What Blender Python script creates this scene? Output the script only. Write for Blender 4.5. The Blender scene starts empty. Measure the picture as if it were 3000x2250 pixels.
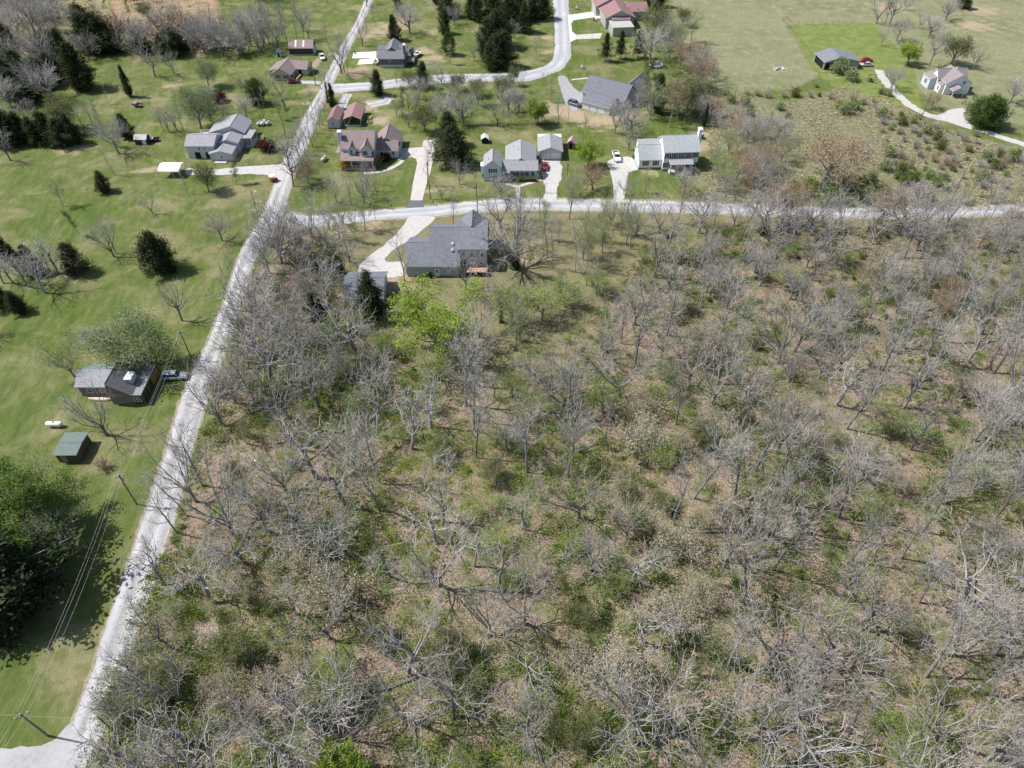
import bpy, math, random
import numpy as np
from mathutils import Vector, Matrix

# ------------------------------------------------------------------ camera, light, exposure
sc = bpy.context.scene
col = sc.collection
R = math.radians
CAM_H, PITCH = 100.0, 45.0
cd = bpy.data.cameras.new("camera"); cam = bpy.data.objects.new("camera", cd); col.objects.link(cam)
cam.location = (0, 0, CAM_H); cam.rotation_euler = (R(90 - PITCH), 0, 0)
cd.sensor_width = 36.0; cd.lens = 2082 / 3000 * 36.0; cd.clip_start = 1.0; cd.clip_end = 12000
sc.camera = cam

SUN_EL, SUN_AZ = 54.0, 10.0                     # sun stands to the left (-X) and a little beyond (+Y)
sdir = Vector((-math.cos(R(SUN_EL)) * math.cos(R(SUN_AZ)), math.cos(R(SUN_EL)) * math.sin(R(SUN_AZ)), math.sin(R(SUN_EL))))
w = bpy.data.worlds.new("World"); sc.world = w; w.use_nodes = True
wn = w.node_tree; bg = wn.nodes["Background"]; sky = wn.nodes.new("ShaderNodeTexSky")
sky.sky_type = 'NISHITA'; sky.sun_disc = False; sky.sun_elevation = R(SUN_EL)
sky.sun_rotation = math.atan2(sdir.x, sdir.y); sky.air_density = 1.0; sky.dust_density = 1.5
wn.links.new(sky.outputs[0], bg.inputs[0]); bg.inputs[1].default_value = 0.11
sl = bpy.data.lights.new("sun", 'SUN'); sl.energy = 5.0; sl.angle = R(0.55); sl.color = (1.0, 0.965, 0.92)
sun = bpy.data.objects.new("sun", sl); col.objects.link(sun); sun.rotation_euler = sdir.to_track_quat('Z', 'Y').to_euler()
sc.view_settings.view_transform = 'Standard'; sc.view_settings.look = 'None'
sc.view_settings.exposure = 0.28; sc.view_settings.gamma = 1.0
sc.render.resolution_x = 1024; sc.render.resolution_y = 768
sc.cycles.max_bounces = 5; sc.cycles.diffuse_bounces = 2; sc.cycles.glossy_bounces = 2
sc.cycles.transmission_bounces = 2; sc.cycles.transparent_max_bounces = 4; sc.cycles.caustics_reflective = False

# ------------------------------------------------------------------ helpers
F = 2082.0; CT, ST = math.cos(R(PITCH)), math.sin(R(PITCH))
def at(px, py, z=0.0):
    a = (px - 1500) / F; b = (1125 - py) / F
    d = (a, CT + b * ST, -ST + b * CT); k = (z - CAM_H) / d[2]
    return (d[0] * k, d[1] * k)
def proj(x, y, z=0.0):
    zr = z - CAM_H; dep = y * CT - zr * ST
    return 1500 + F * x / dep, 1125 - F * (y * ST + zr * CT) / dep
rng = random.Random(7)
nr = np.random.default_rng(7)

def tag(o, label=None, cat=None, group=None, kind=None):
    if label: o['label'] = label
    if cat: o['category'] = cat
    if group: o['group'] = group
    if kind: o['kind'] = kind
    return o
def empty(name, loc, rz=0.0, label=None, cat=None, group=None):
    o = bpy.data.objects.new(name, None); col.objects.link(o)
    o.location = loc if len(loc) == 3 else (loc[0], loc[1], 0); o.rotation_euler = (0, 0, rz)
    o.empty_display_size = .5
    return tag(o, label, cat, group)
def link(name, me, parent=None, label=None):
    o = bpy.data.objects.new(name, me); col.objects.link(o)
    if parent: o.parent = parent
    if label: o['label'] = label
    return o
def copy_tree(o, parent=None):
    c = o.copy(); col.objects.link(c); c.parent = parent
    for ch in list(o.children): copy_tree(ch, c)
    return c

# ------------------------------------------------------------------ materials
def nodes(m):
    m.use_nodes = True; nt = m.node_tree; return nt, nt.nodes["Principled BSDF"]
MC = {}
def mat(name, c1, c2=None, scale=2.0, rough=.8, bump=0.0, metal=0.0, spec=.3, stretch=None, detail=4):
    if name in MC: return MC[name]
    m = bpy.data.materials.new(name); nt, b = nodes(m)
    b.inputs["Roughness"].default_value = rough; b.inputs["Metallic"].default_value = metal
    b.inputs["Specular IOR Level"].default_value = spec
    if c2 is None: b.inputs["Base Color"].default_value = (*c1, 1)
    else:
        tc = nt.nodes.new("ShaderNodeTexCoord"); mp = nt.nodes.new("ShaderNodeMapping"); n = nt.nodes.new("ShaderNodeTexNoise")
        cr = nt.nodes.new("ShaderNodeValToRGB"); nt.links.new(tc.outputs["Object"], mp.inputs[0]); nt.links.new(mp.outputs[0], n.inputs[0])
        if stretch: mp.inputs["Scale"].default_value = stretch
        n.inputs["Scale"].default_value = scale; n.inputs["Detail"].default_value = detail; n.inputs["Roughness"].default_value = .65
        cr.color_ramp.elements[0].position = .33; cr.color_ramp.elements[1].position = .67
        cr.color_ramp.elements[0].color = (*c1, 1); cr.color_ramp.elements[1].color = (*c2, 1)
        nt.links.new(n.outputs[0], cr.inputs[0]); nt.links.new(cr.outputs[0], b.inputs["Base Color"])
        if bump:
            bp = nt.nodes.new("ShaderNodeBump"); bp.inputs["Strength"].default_value = bump; bp.inputs["Distance"].default_value = .05
            nt.links.new(n.outputs[0], bp.inputs["Height"]); nt.links.new(bp.outputs[0], b.inputs["Normal"])
    MC[name] = m; return m
def band_mat(name, c1, c2, axis, period, rough=.7, noise=.25, dark=.75):
    """siding / shingle courses: thin darker line every `period` metres along an axis, plus patchy noise"""
    if name in MC: return MC[name]
    m = bpy.data.materials.new(name); nt, b = nodes(m); N = nt.nodes.new; L = nt.links.new
    b.inputs["Roughness"].default_value = rough; b.inputs["Specular IOR Level"].default_value = .25
    tc = N("ShaderNodeTexCoord"); sp = N("ShaderNodeSeparateXYZ"); L(tc.outputs["Object"], sp.inputs[0])
    mu = N("ShaderNodeMath"); mu.operation = 'MULTIPLY'; mu.inputs[1].default_value = 1 / period; L(sp.outputs[axis], mu.inputs[0])
    fr = N("ShaderNodeMath"); fr.operation = 'FRACT'; L(mu.outputs[0], fr.inputs[0])
    gt = N("ShaderNodeMath"); gt.operation = 'GREATER_THAN'; gt.inputs[1].default_value = .8; L(fr.outputs[0], gt.inputs[0])
    n = N("ShaderNodeTexNoise"); n.inputs["Scale"].default_value = 1.3; n.inputs["Detail"].default_value = 8; n.inputs["Roughness"].default_value = .75
    L(tc.outputs["Object"], n.inputs[0])
    cr = N("ShaderNodeValToRGB"); cr.color_ramp.elements[0].position = .3; cr.color_ramp.elements[1].position = .7
    cr.color_ramp.elements[0].color = (*c1, 1); cr.color_ramp.elements[1].color = (*c2, 1); L(n.outputs[0], cr.inputs[0])
    mx = N("ShaderNodeMix"); mx.data_type = 'RGBA'; mx.blend_type = 'MULTIPLY'; L(gt.outputs[0], mx.inputs[0])
    L(cr.outputs[0], mx.inputs[6]); mx.inputs[7].default_value = (dark, dark, dark, 1); L(mx.outputs[2], b.inputs["Base Color"])
    MC[name] = m; return m
def leaf_mat(name, c1, c2, trans=.35, hue=.0):
    if name in MC: return MC[name]
    m = bpy.data.materials.new(name); m.use_nodes = True; nt = m.node_tree; N = nt.nodes.new; L = nt.links.new
    nt.nodes.remove(nt.nodes["Principled BSDF"]); out = nt.nodes["Material Output"]
    a = N("ShaderNodeAttribute"); a.attribute_name = "tone"; oi = N("ShaderNodeObjectInfo")
    ad = N("ShaderNodeMath"); ad.operation = 'MULTIPLY_ADD'; L(oi.outputs["Random"], ad.inputs[0]); ad.inputs[1].default_value = .4; L(a.outputs["Fac"], ad.inputs[2])
    sb = N("ShaderNodeMath"); sb.operation = 'SUBTRACT'; sb.use_clamp = True; L(ad.outputs[0], sb.inputs[0]); sb.inputs[1].default_value = .2
    mx = N("ShaderNodeMix"); mx.data_type = 'RGBA'; L(sb.outputs[0], mx.inputs[0]); mx.inputs[6].default_value = (*c1, 1); mx.inputs[7].default_value = (*c2, 1)
    d = N("ShaderNodeBsdfDiffuse"); t = N("ShaderNodeBsdfTranslucent"); s = N("ShaderNodeMixShader"); s.inputs[0].default_value = trans
    L(mx.outputs[2], d.inputs[0]); L(mx.outputs[2], t.inputs[0]); L(d.outputs[0], s.inputs[1]); L(t.outputs[0], s.inputs[2]); L(s.outputs[0], out.inputs[0])
    MC[name] = m; return m
def bark_mat(name, c1, c2):
    if name in MC: return MC[name]
    m = bpy.data.materials.new(name); nt, b = nodes(m); N = nt.nodes.new; L = nt.links.new
    b.inputs["Roughness"].default_value = .9; b.inputs["Specular IOR Level"].default_value = .15
    tc = N("ShaderNodeTexCoord"); n = N("ShaderNodeTexNoise"); n.inputs["Scale"].default_value = .9; n.inputs["Detail"].default_value = 6; L(tc.outputs["Object"], n.inputs[0])
    oi = N("ShaderNodeObjectInfo"); ad = N("ShaderNodeMath"); ad.operation = 'MULTIPLY_ADD'; L(oi.outputs["Random"], ad.inputs[0]); ad.inputs[1].default_value = .5; L(n.outputs[0], ad.inputs[2])
    sb = N("ShaderNodeMapRange"); sb.inputs[1].default_value = .4; sb.inputs[2].default_value = 1.1; L(ad.outputs[0], sb.inputs[0])
    mx = N("ShaderNodeMix"); mx.data_type = 'RGBA'; L(sb.outputs[0], mx.inputs[0]); mx.inputs[6].default_value = (*c1, 1); mx.inputs[7].default_value = (*c2, 1)
    L(mx.outputs[2], b.inputs["Base Color"]); MC[name] = m; return m

BARK = bark_mat("bark_grey", (.12, .115, .11), (.36, .345, .33))
TWIG = bark_mat("twig_grey", (.30, .275, .255), (.54, .51, .48))
TWIGB = bark_mat("twig_brown", (.34, .26, .21), (.46, .38, .32))
PALE = bark_mat("bark_pale", (.22, .215, .20), (.42, .405, .385))
PALETW = bark_mat("twig_pale", (.36, .345, .33), (.58, .56, .53))
LEAF = dict(
 bright=leaf_mat("leaf_bright", (.16, .25, .03), (.36, .45, .08)),
 mid=leaf_mat("leaf_mid", (.08, .14, .03), (.20, .29, .07)),
 pale=leaf_mat("leaf_pale", (.20, .25, .09), (.36, .40, .18)),
 olive=leaf_mat("leaf_olive", (.10, .12, .035), (.21, .23, .08)),
 rust=leaf_mat("leaf_rust", (.25, .15, .08), (.42, .29, .17)),
 tan=leaf_mat("leaf_tan", (.36, .31, .19), (.55, .50, .34)),
 cedar=leaf_mat("leaf_cedar", (.028, .042, .020), (.085, .105, .048), .15),
 cedarb=leaf_mat("leaf_cedar_brown", (.045, .044, .024), (.12, .11, .06), .1),
 white=leaf_mat("petal_white", (.60, .60, .56), (.80, .80, .76)),
 red=leaf_mat("leaf_red", (.07, .024, .022), (.13, .05, .045)),
 yellow=leaf_mat("leaf_yellow", (.35, .24, .02), (.50, .38, .04)),
 fresh=leaf_mat('leaf_fresh', (.15, .21, .08), (.32, .38, .18)),
 deep=leaf_mat("leaf_deep", (.04, .085, .02), (.11, .17, .045)))

# ------------------------------------------------------------------ mesh collector
class MB:
    def __init__(s): s.v = []; s.f = []; s.m = []
    def add(s, vs, fs, mi=0):
        o = len(s.v); s.v += [tuple(v) for v in vs]; s.f += [tuple(o + i for i in f) for f in fs]; s.m += [mi] * len(fs); return s
    def box(s, x0, y0, z0, x1, y1, z1, mi=0):
        return s.add([(x0,y0,z0),(x1,y0,z0),(x1,y1,z0),(x0,y1,z0),(x0,y0,z1),(x1,y0,z1),(x1,y1,z1),(x0,y1,z1)],
                     [(3,2,1,0),(4,5,6,7),(0,1,5,4),(1,2,6,5),(2,3,7,6),(3,0,4,7)], mi)
    def tube(s, pts, rad, k=6, mi=0, cap=True):
        P = [Vector(p) for p in pts]; rs = rad if hasattr(rad, '__len__') else [rad] * len(P); o = len(s.v); n = len(P)
        for i, p in enumerate(P):
            d = (P[min(i + 1, n - 1)] - P[max(i - 1, 0)]).normalized()
            u = d.orthogonal().normalized() if i == 0 else (pu - d * pu.dot(d)).normalized(); pu = u; q = d.cross(u)
            for j in range(k):
                a = 2 * math.pi * j / k; s.v.append(tuple(p + (u * math.cos(a) + q * math.sin(a)) * rs[i]))
        for i in range(n - 1):
            for j in range(k):
                a = o + i * k + j; b = o + i * k + (j + 1) % k; s.f.append((a, b, b + k, a + k)); s.m.append(mi)
        if cap:
            s.f.append(tuple(o + k - 1 - j for j in range(k))); s.m.append(mi)
            s.f.append(tuple(o + (n - 1) * k + j for j in range(k))); s.m.append(mi)
        return s
    def loft(s, rings, mi=0, cap=True):
        o = len(s.v); k = len(rings[0])
        for r in rings: s.v += [tuple(p) for p in r]
        for i in range(len(rings) - 1):
            for j in range(k):
                a = o + i * k + j; b = o + i * k + (j + 1) % k; s.f.append((a, b, b + k, a + k)); s.m.append(mi)
        if cap:
            s.f.append(tuple(o + k - 1 - j for j in range(k))); s.m.append(mi)
            s.f.append(tuple(o + (len(rings) - 1) * k + j for j in range(k))); s.m.append(mi)
        return s
    def mesh(s, name, mats, smooth=False):
        me = bpy.data.meshes.new(name); me.from_pydata(s.v, [], s.f)
        for m in (mats if isinstance(mats, (list, tuple)) else [mats]): me.materials.append(m)
        if len(me.materials) > 1: me.polygons.foreach_set("material_index", s.m)
        if smooth: me.polygons.foreach_set("use_smooth", [True] * len(s.f))
        me.update(); return me
    def build(s, name, mats, parent=None, label=None, smooth=False, bevel=0):
        o = link(name, s.mesh(name, mats, smooth), parent, label)
        if bevel:
            b = o.modifiers.new("b", 'BEVEL'); b.width = bevel; b.segments = 2; b.limit_method = 'ANGLE'
        return o

# ------------------------------------------------------------------ ground
def inpoly(X, Y, poly):
    r = np.zeros(X.shape, bool); n = len(poly)
    for i in range(n):
        x0, y0 = poly[i]; x1, y1 = poly[(i + 1) % n]
        if y0 == y1: continue
        c = ((y0 > Y) != (y1 > Y)) & (X < (x1 - x0) * (Y - y0) / (y1 - y0) + x0); r ^= c
    return r
def wp(pts): return [at(x, y) for x, y in pts]
WOODS = wp([(225,2400),(330,2000),(400,1760),(520,1530),(590,1290),(660,1070),(730,850),(800,700),(850,665),(960,700),(990,780),(1040,905),(1120,945),(1160,1010),(1240,1120),(1340,1090),(1440,1150),(1560,1110),(1640,1010),(1760,900),(1850,780),(1960,690),(2400,655),(3400,640),(3900,2400)])
YARD = wp([(850,660),(1150,640),(1450,622),(1960,625),(2600,640),(2600,660),(1960,700),(1850,790),(1740,910),(1640,1020),(1560,1115),(1440,1150),(1240,1120),(1150,1010),(1120,945),(1030,890),(985,790),(950,700)])
STRAW = wp([(2040,250),(2300,300),(2420,270),(2560,215),(2620,300),(2760,380),(3000,440),(3300,480),(3300,640),(2500,620),(2060,600),(2080,400)])
MEADOW = wp([(1960,-160),(3300,-160),(3400,420),(2800,340),(2600,200),(2560,70),(2300,72),(2400,220),(2330,260),(2120,275),(1980,150)])
SEDGE = wp([(300,-160),(690,-160),(640,20),(660,120),(600,165),(500,150),(420,110),(330,80)])
BRUSH = wp([(-300,-160),(300,-160),(330,90),(240,140),(230,230),(150,260),(-300,300)])
PADDOCK = wp([(2310,72),(2560,68),(2680,200),(2700,330),(2440,255),(2380,200)])
ROWTL = wp([(900,640),(840,640),(600,1150),(590,1290),(500,1560),(300,2300),(200,2300),(420,1560),(560,1150),(760,640)])
def blur(a, k):
    for ax in (0, 1):
        p = np.concatenate([a.take([0] * k, ax), a, a.take([-1] * k, ax)], ax); c = np.cumsum(p, ax)
        z = np.zeros_like(c.take([0], ax)); c = np.concatenate([z, c], ax); n = a.shape[ax]
        a = (c.take(range(2 * k + 1, 2 * k + 1 + n), ax) - c.take(range(0, n), ax)) / (2 * k + 1)
    return a
gx = np.concatenate([[-6000, -3000, -1500, -800, -400], np.arange(-280, 281, 1.0), [400, 800, 1500, 3000, 6000]])
gy = np.concatenate([[-3000, -1200, -400, -150, -50], np.arange(0, 430, 1.0), [500, 650, 900, 1600, 3000, 9000]])
GX, GY = np.meshgrid(gx, gy); flat = lambda a: a.reshape(-1)
def mask(poly, k=2): return blur(inpoly(GX, GY, poly).astype(float), k)
mw, my, ms, mm = mask(WOODS), mask(YARD), mask(STRAW, 3), mask(MEADOW, 3)
mo, mb, mp_ = mask(SEDGE, 3), mask(BRUSH, 3), mask(PADDOCK, 1)
def circ(px, py, r, soft=.9):
    x, y = at(px, py); d = np.hypot((GX - x) * .8, GY - y) * (1 + .28 * np.sin(GX * .9 + GY * .5 + px) + .22 * np.sin(GY * 1.3 - GX * .4 + py)); return .85 * np.clip((r * 1.25 - d) / (r * soft), 0, 1)
# bare soil / straw mulch patches and worn spots
DIRT = np.zeros_like(GX)
for px, py, r in [(2283,203,3.2),(1150,75,7),(1180,60,6),(1110,95,6),(1075,105,5),(1262,95,4),(1240,150,5),(1010,320,3),(1075,318,4),(1100,300,4),(960,270,5),(950,255,4),(1260,560,2),(905,262,3),(1060,205,5),(1040,215,5),(1120,155,3),(1270,170,5),
                  (1620,330,5),(1700,345,6),(1760,352,7),(1800,350,6),(1840,335,5),(1600,310,4),(1090,650,4),(1010,680,4),(1000,870,3),(1160,830,4),(1540,765,4),(2030,600,3),(1900,505,3),(925,300,3),(2460,210,4),(505,250,3),
                  (1600,60,3),(1607,110,3.5),(1610,150,3),(1540,215,3),(1380,245,3),(2850,75,8),(2600,20,8),(2870,30,8),(430,500,3),(2050,430,4),(2060,390,4),(230,435,4),(190,440,3)]:
    DIRT = np.maximum(DIRT, circ(px, py, r))
DIRT = np.maximum(DIRT, blur(inpoly(GX, GY, wp([(1093,342),(1150,338),(1140,366),(1087,366)])).astype(float), 1) * .9)
DIRT = np.maximum(DIRT, blur(inpoly(GX, GY, wp([(1640,300),(1705,322),(1770,345),(1850,300),(1870,330),(1800,370),(1700,362),(1600,330)])).astype(float), 2))
SEDGE2 = np.maximum(mo, 0)
def cattr(me, name, a, b, c, d):
    at_ = me.attributes.new(name, 'FLOAT_COLOR', 'POINT'); arr = np.stack([flat(a), flat(b), flat(c), flat(d)], 1).astype(np.float32)
    at_.data.foreach_set("color", arr.ravel())
nx, ny = len(gx), len(gy)
V = np.stack([flat(GX), flat(GY), np.zeros(nx * ny)], 1)
ii = (np.arange(ny - 1)[:, None] * nx + np.arange(nx - 1)[None, :]).ravel()
FQ = np.stack([ii, ii + 1, ii + 1 + nx, ii + nx], 1)
def np_mesh(name, V, Fq, mats=()):
    me = bpy.data.meshes.new(name); k = Fq.shape[1]; me.vertices.add(len(V)); me.vertices.foreach_set("co", V.astype(np.float32).ravel())
    me.loops.add(Fq.size); me.loops.foreach_set("vertex_index", Fq.astype(np.int32).ravel()); me.polygons.add(len(Fq))
    me.polygons.foreach_set("loop_start", np.arange(0, Fq.size, k, dtype=np.int32)); me.update(calc_edges=True)
    for m in mats: me.materials.append(m)
    return me
gme = np_mesh("ground", V, FQ)
cattr(gme, "zone", mw, my, ms, mm); cattr(gme, "zone2", mo, mb, mp_, DIRT)
gm = bpy.data.materials.new("ground_cover_mix"); nt, b = nodes(gm); N = nt.nodes.new; L = nt.links.new
b.inputs["Roughness"].default_value = .95; b.inputs["Specular IOR Level"].default_value = .1
geo = N("ShaderNodeNewGeometry")
def noise(scale, detail=5, rough=.6, dist=0.0, stretch=None):
    n = N("ShaderNodeTexNoise"); n.inputs["Scale"].default_value = scale; n.inputs["Detail"].default_value = detail
    n.inputs["Roughness"].default_value = rough; n.inputs["Distortion"].default_value = dist
    if stretch:
        mp = N("ShaderNodeMapping"); mp.inputs["Scale"].default_value = stretch; mp.inputs["Rotation"].default_value = (0, 0, .5); L(geo.outputs["Position"], mp.inputs[0]); L(mp.outputs[0], n.inputs[0])
    else: L(geo.outputs["Position"], n.inputs[0])
    return n.outputs[0]
def ramp(src, stops):
    cr = N("ShaderNodeValToRGB"); e = cr.color_ramp.elements
    while len(e) < len(stops): e.new(.5)
    for i, (p, c) in enumerate(stops): e[i].position = p; e[i].color = (*c, 1)
    L(src, cr.inputs[0]); return cr.outputs[0]
def mixc(fac, a, c, blend='MIX'):
    m = N("ShaderNodeMix"); m.data_type = 'RGBA'; m.blend_type = blend
    if isinstance(fac, float): m.inputs[0].default_value = fac
    else: L(fac, m.inputs[0])
    for i, s_ in ((6, a), (7, c)):
        if isinstance(s_, tuple): m.inputs[i].default_value = (*s_, 1)
        else: L(s_, m.inputs[i])
    return m.outputs[2]
def msk(ch, nz, lo=.35, hi=.65, amp=.7):
    a = N("ShaderNodeMath"); a.operation = 'MULTIPLY_ADD'; L(nz, a.inputs[0]); a.inputs[1].default_value = amp; L(ch, a.inputs[2])
    r = N("ShaderNodeMapRange"); r.inputs[1].default_value = lo + amp * .5; r.inputs[2].default_value = hi + amp * .5; L(a.outputs[0], r.inputs[0]); return r.outputs[0]
def chans(name):
    a = N("ShaderNodeAttribute"); a.attribute_name = name; s_ = N("ShaderNodeSeparateColor"); L(a.outputs["Color"], s_.inputs[0])
    return s_.outputs[0], s_.outputs[1], s_.outputs[2], a.outputs["Alpha"]
zw, zy, zs, zm = chans("zone"); zo, zb, zp, zd = chans("zone2")
n_big, n_mid, n_sm, n_fine = noise(.035, 5, .6), noise(.22, 6, .7), noise(.9, 5, .7), noise(4.0, 4, .75)
n_mow = noise(.5, 6, .7, 0, (1, .22, 1)); n_edge = noise(.35, 6, .7)
lawn = mixc(ramp(n_big, [(.42, (0,0,0)), (.6, (1,1,1))]), ramp(n_mow, [(.3, (.062,.105,.020)), (.5, (.108,.145,.036)), (.7, (.18,.19,.072))]),
            ramp(n_mid, [(.3, (.072,.11,.024)), (.5, (.128,.152,.048)), (.68, (.23,.21,.12))]))
n_blot = noise(.075, 6, .62, .6)
lawn = mixc(ramp(n_blot, [(.50, (0,0,0)), (.66, (.75,.75,.75))]), lawn, ramp(n_sm, [(.3, (.21,.20,.10)), (.7, (.34,.29,.18))]))
lawn = mixc(ramp(n_blot, [(.30, (.7,.7,.7)), (.42, (0,0,0))]), lawn, (.07,.12,.024))
wv = N('ShaderNodeTexWave'); wv.inputs['Scale'].default_value = .16; wv.inputs['Distortion'].default_value = 3.0; wv.inputs['Detail'].default_value = 3; wmp = N('ShaderNodeMapping'); wmp.inputs['Rotation'].default_value = (0, 0, -.35); L(geo.outputs['Position'], wmp.inputs[0]); L(wmp.outputs[0], wv.inputs[0])
lawn = mixc(.16, lawn, ramp(wv.outputs['Fac'], [(.2, (.80,.84,.78)), (.8, (1.16,1.12,1.14))]), 'MULTIPLY')
c = lawn
straw = ramp(n_sm, [(.33, (.10,.11,.045)), (.47, (.19,.18,.10)), (.6, (.31,.27,.19)), (.72, (.44,.40,.31))])
straw = mixc(ramp(n_mid, [(.42, (0,0,0)), (.62, (.8,.8,.8))]), straw, ramp(n_fine, [(.3, (.10,.12,.05)), (.7, (.22,.215,.12))]))
meadow = mixc(ramp(n_big, [(.4, (0,0,0)), (.62, (1,1,1))]), ramp(n_mid, [(.3, (.14,.165,.075)), (.5, (.20,.21,.11)), (.68, (.31,.29,.19))]), ramp(n_sm, [(.3, (.15,.17,.08)), (.7, (.33,.305,.19))]))
yard = mixc(ramp(n_mid, [(.4, (0,0,0)), (.64, (1,1,1))]), ramp(n_sm, [(.3, (.12,.135,.055)), (.7, (.23,.215,.115))]), ramp(n_fine, [(.3, (.17,.14,.085)), (.7, (.33,.27,.18))]))
litter = ramp(n_fine, [(.28, (.075,.055,.038)), (.45, (.22,.165,.115)), (.58, (.38,.295,.22)), (.72, (.60,.50,.41))])
herb = ramp(n_sm, [(.3, (.07,.09,.03)), (.55, (.16,.175,.07)), (.75, (.30,.29,.16))])
woods = mixc(ramp(n_mid, [(.46, (0,0,0)), (.60, (1,1,1))]), litter, herb)
sedge = mixc(ramp(n_mid, [(.42, (0,0,0)), (.6, (.8,.8,.8))]), ramp(n_sm, [(.3, (.22,.16,.09)), (.5, (.36,.25,.16)), (.7, (.48,.37,.26))]), ramp(n_sm, [(.3, (.11,.12,.05)), (.7, (.25,.22,.12))]))
brush = mixc(ramp(n_mid, [(.4, (0,0,0)), (.6, (1,1,1))]), ramp(n_sm, [(.3, (.12,.15,.05)), (.7, (.27,.25,.12))]), ramp(n_sm, [(.3, (.25,.19,.11)), (.7, (.42,.33,.21))]))
soil = ramp(n_fine, [(.3, (.28,.21,.13)), (.55, (.42,.33,.23)), (.72, (.56,.48,.35))])
c = mixc(msk(zm, n_edge), c, meadow); c = mixc(msk(zb, n_edge), c, brush); c = mixc(msk(zs, n_edge), c, straw)
c = mixc(msk(zp, n_edge, .4, .6, .2), c, ramp(n_mid, [(.3, (.11,.165,.04)), (.5, (.17,.21,.06)), (.7, (.25,.25,.105))]))
c = mixc(msk(zo, n_edge), c, sedge); c = mixc(msk(zy, n_edge), c, yard); c = mixc(msk(zw, n_edge), c, woods)
c = mixc(msk(zd, n_sm, .3, .95, 1.2), c, soil)
c = mixc(.45, c, ramp(n_fine, [(.25, (.55,.55,.55)), (.5, (1,1,1)), (.75, (1.35,1.35,1.35))]), 'MULTIPLY')
L(c, b.inputs["Base Color"])
bp = N("ShaderNodeBump"); bp.inputs["Strength"].default_value = .7; bp.inputs["Distance"].default_value = .22; L(n_fine, bp.inputs["Height"])
bp2 = N("ShaderNodeBump"); bp2.inputs["Strength"].default_value = .5; bp2.inputs["Distance"].default_value = .7; L(n_sm, bp2.inputs["Height"]); L(bp.outputs[0], bp2.inputs["Normal"])
L(bp2.outputs[0], b.inputs["Normal"]); gme.materials.append(gm)
tag(link("ground", gme), kind="structure")

# ------------------------------------------------------------------ roads and drives (sheets)
def road_mat(name, c1, c2, scale=.5, streak=None, fade=None):
    m = bpy.data.materials.new(name); nt, b = nodes(m); N = nt.nodes.new; L = nt.links.new
    b.inputs["Roughness"].default_value = .95; b.inputs["Specular IOR Level"].default_value = .15
    g = N("ShaderNodeNewGeometry"); n = N("ShaderNodeTexNoise"); n.inputs["Scale"].default_value = scale; n.inputs["Detail"].default_value = 9; n.inputs["Roughness"].default_value = .72
    L(g.outputs["Position"], n.inputs[0]); cr = N("ShaderNodeValToRGB"); cr.color_ramp.elements[0].position = .32; cr.color_ramp.elements[1].position = .68
    cr.color_ramp.elements[0].color = (*c1, 1); cr.color_ramp.elements[1].color = (*c2, 1); L(n.outputs[0], cr.inputs[0]); src = cr.outputs[0]
    if streak:        # wheel tracks run along the sheet: uv.x goes across
        uv = N("ShaderNodeAttribute"); uv.attribute_name = "across"; w_ = N("ShaderNodeMapRange")
        s1 = N("ShaderNodeMath"); s1.operation = 'SINE'; m1 = N("ShaderNodeMath"); m1.operation = 'MULTIPLY'; m1.inputs[1].default_value = 4 * math.pi
        L(uv.outputs["Fac"], m1.inputs[0]); L(m1.outputs[0], s1.inputs[0]); w_.inputs[1].default_value = -1.2; w_.inputs[2].default_value = 1; w_.inputs[3].default_value = 0; w_.inputs[4].default_value = 1; L(s1.outputs[0], w_.inputs[0])
        n2 = N("ShaderNodeTexNoise"); n2.inputs["Scale"].default_value = .12; L(g.outputs["Position"], n2.inputs[0])
        mm_ = N("ShaderNodeMath"); mm_.operation = 'MULTIPLY'; L(w_.outputs[0], mm_.inputs[0]); n2s = N('ShaderNodeMath'); n2s.operation = 'MULTIPLY_ADD'; n2s.use_clamp = True; L(n2.outputs[0], n2s.inputs[0]); n2s.inputs[1].default_value = 2.2; n2s.inputs[2].default_value = -.35; L(n2s.outputs[0], mm_.inputs[1])
        mx = N("ShaderNodeMix"); mx.data_type = 'RGBA'; L(mm_.outputs[0], mx.inputs[0]); L(src, mx.inputs[6]); mx.inputs[7].default_value = (*streak, 1); src = mx.outputs[2]
    L(src, b.inputs["Base Color"]); bp = N("ShaderNodeBump"); bp.inputs["Strength"].default_value = .3; bp.inputs["Distance"].default_value = .04
    L(n.outputs[0], bp.inputs["Height"]); L(bp.outputs[0], b.inputs["Normal"]); return m
GRAVEL = road_mat("gravel", (.23,.228,.232), (.36,.355,.362), 1.3, (.50,.495,.50)); CHIP = road_mat("chip_seal", (.28,.28,.295), (.39,.39,.405), .8, (.48,.48,.49))
WHITEG = road_mat("white_gravel", (.36,.345,.33), (.54,.525,.505), 1.2); CONC = road_mat("concrete", (.42,.39,.36), (.54,.51,.48), .5)
NEWC = road_mat("new_concrete", (.72,.71,.67), (.82,.81,.78), .4); ASPH = road_mat("asphalt", (.26,.26,.275), (.36,.36,.375), 1.0); DARK = road_mat("dark_asphalt", (.10,.105,.115), (.16,.165,.175), 1.0)
def resample(e, n):
    P = np.array(e, float); d = np.r_[0, np.cumsum(np.hypot(*np.diff(P, axis=0).T))]; t = np.linspace(0, d[-1], n)
    return np.stack([np.interp(t, d, P[:, 0]), np.interp(t, d, P[:, 1])], 1)
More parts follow.
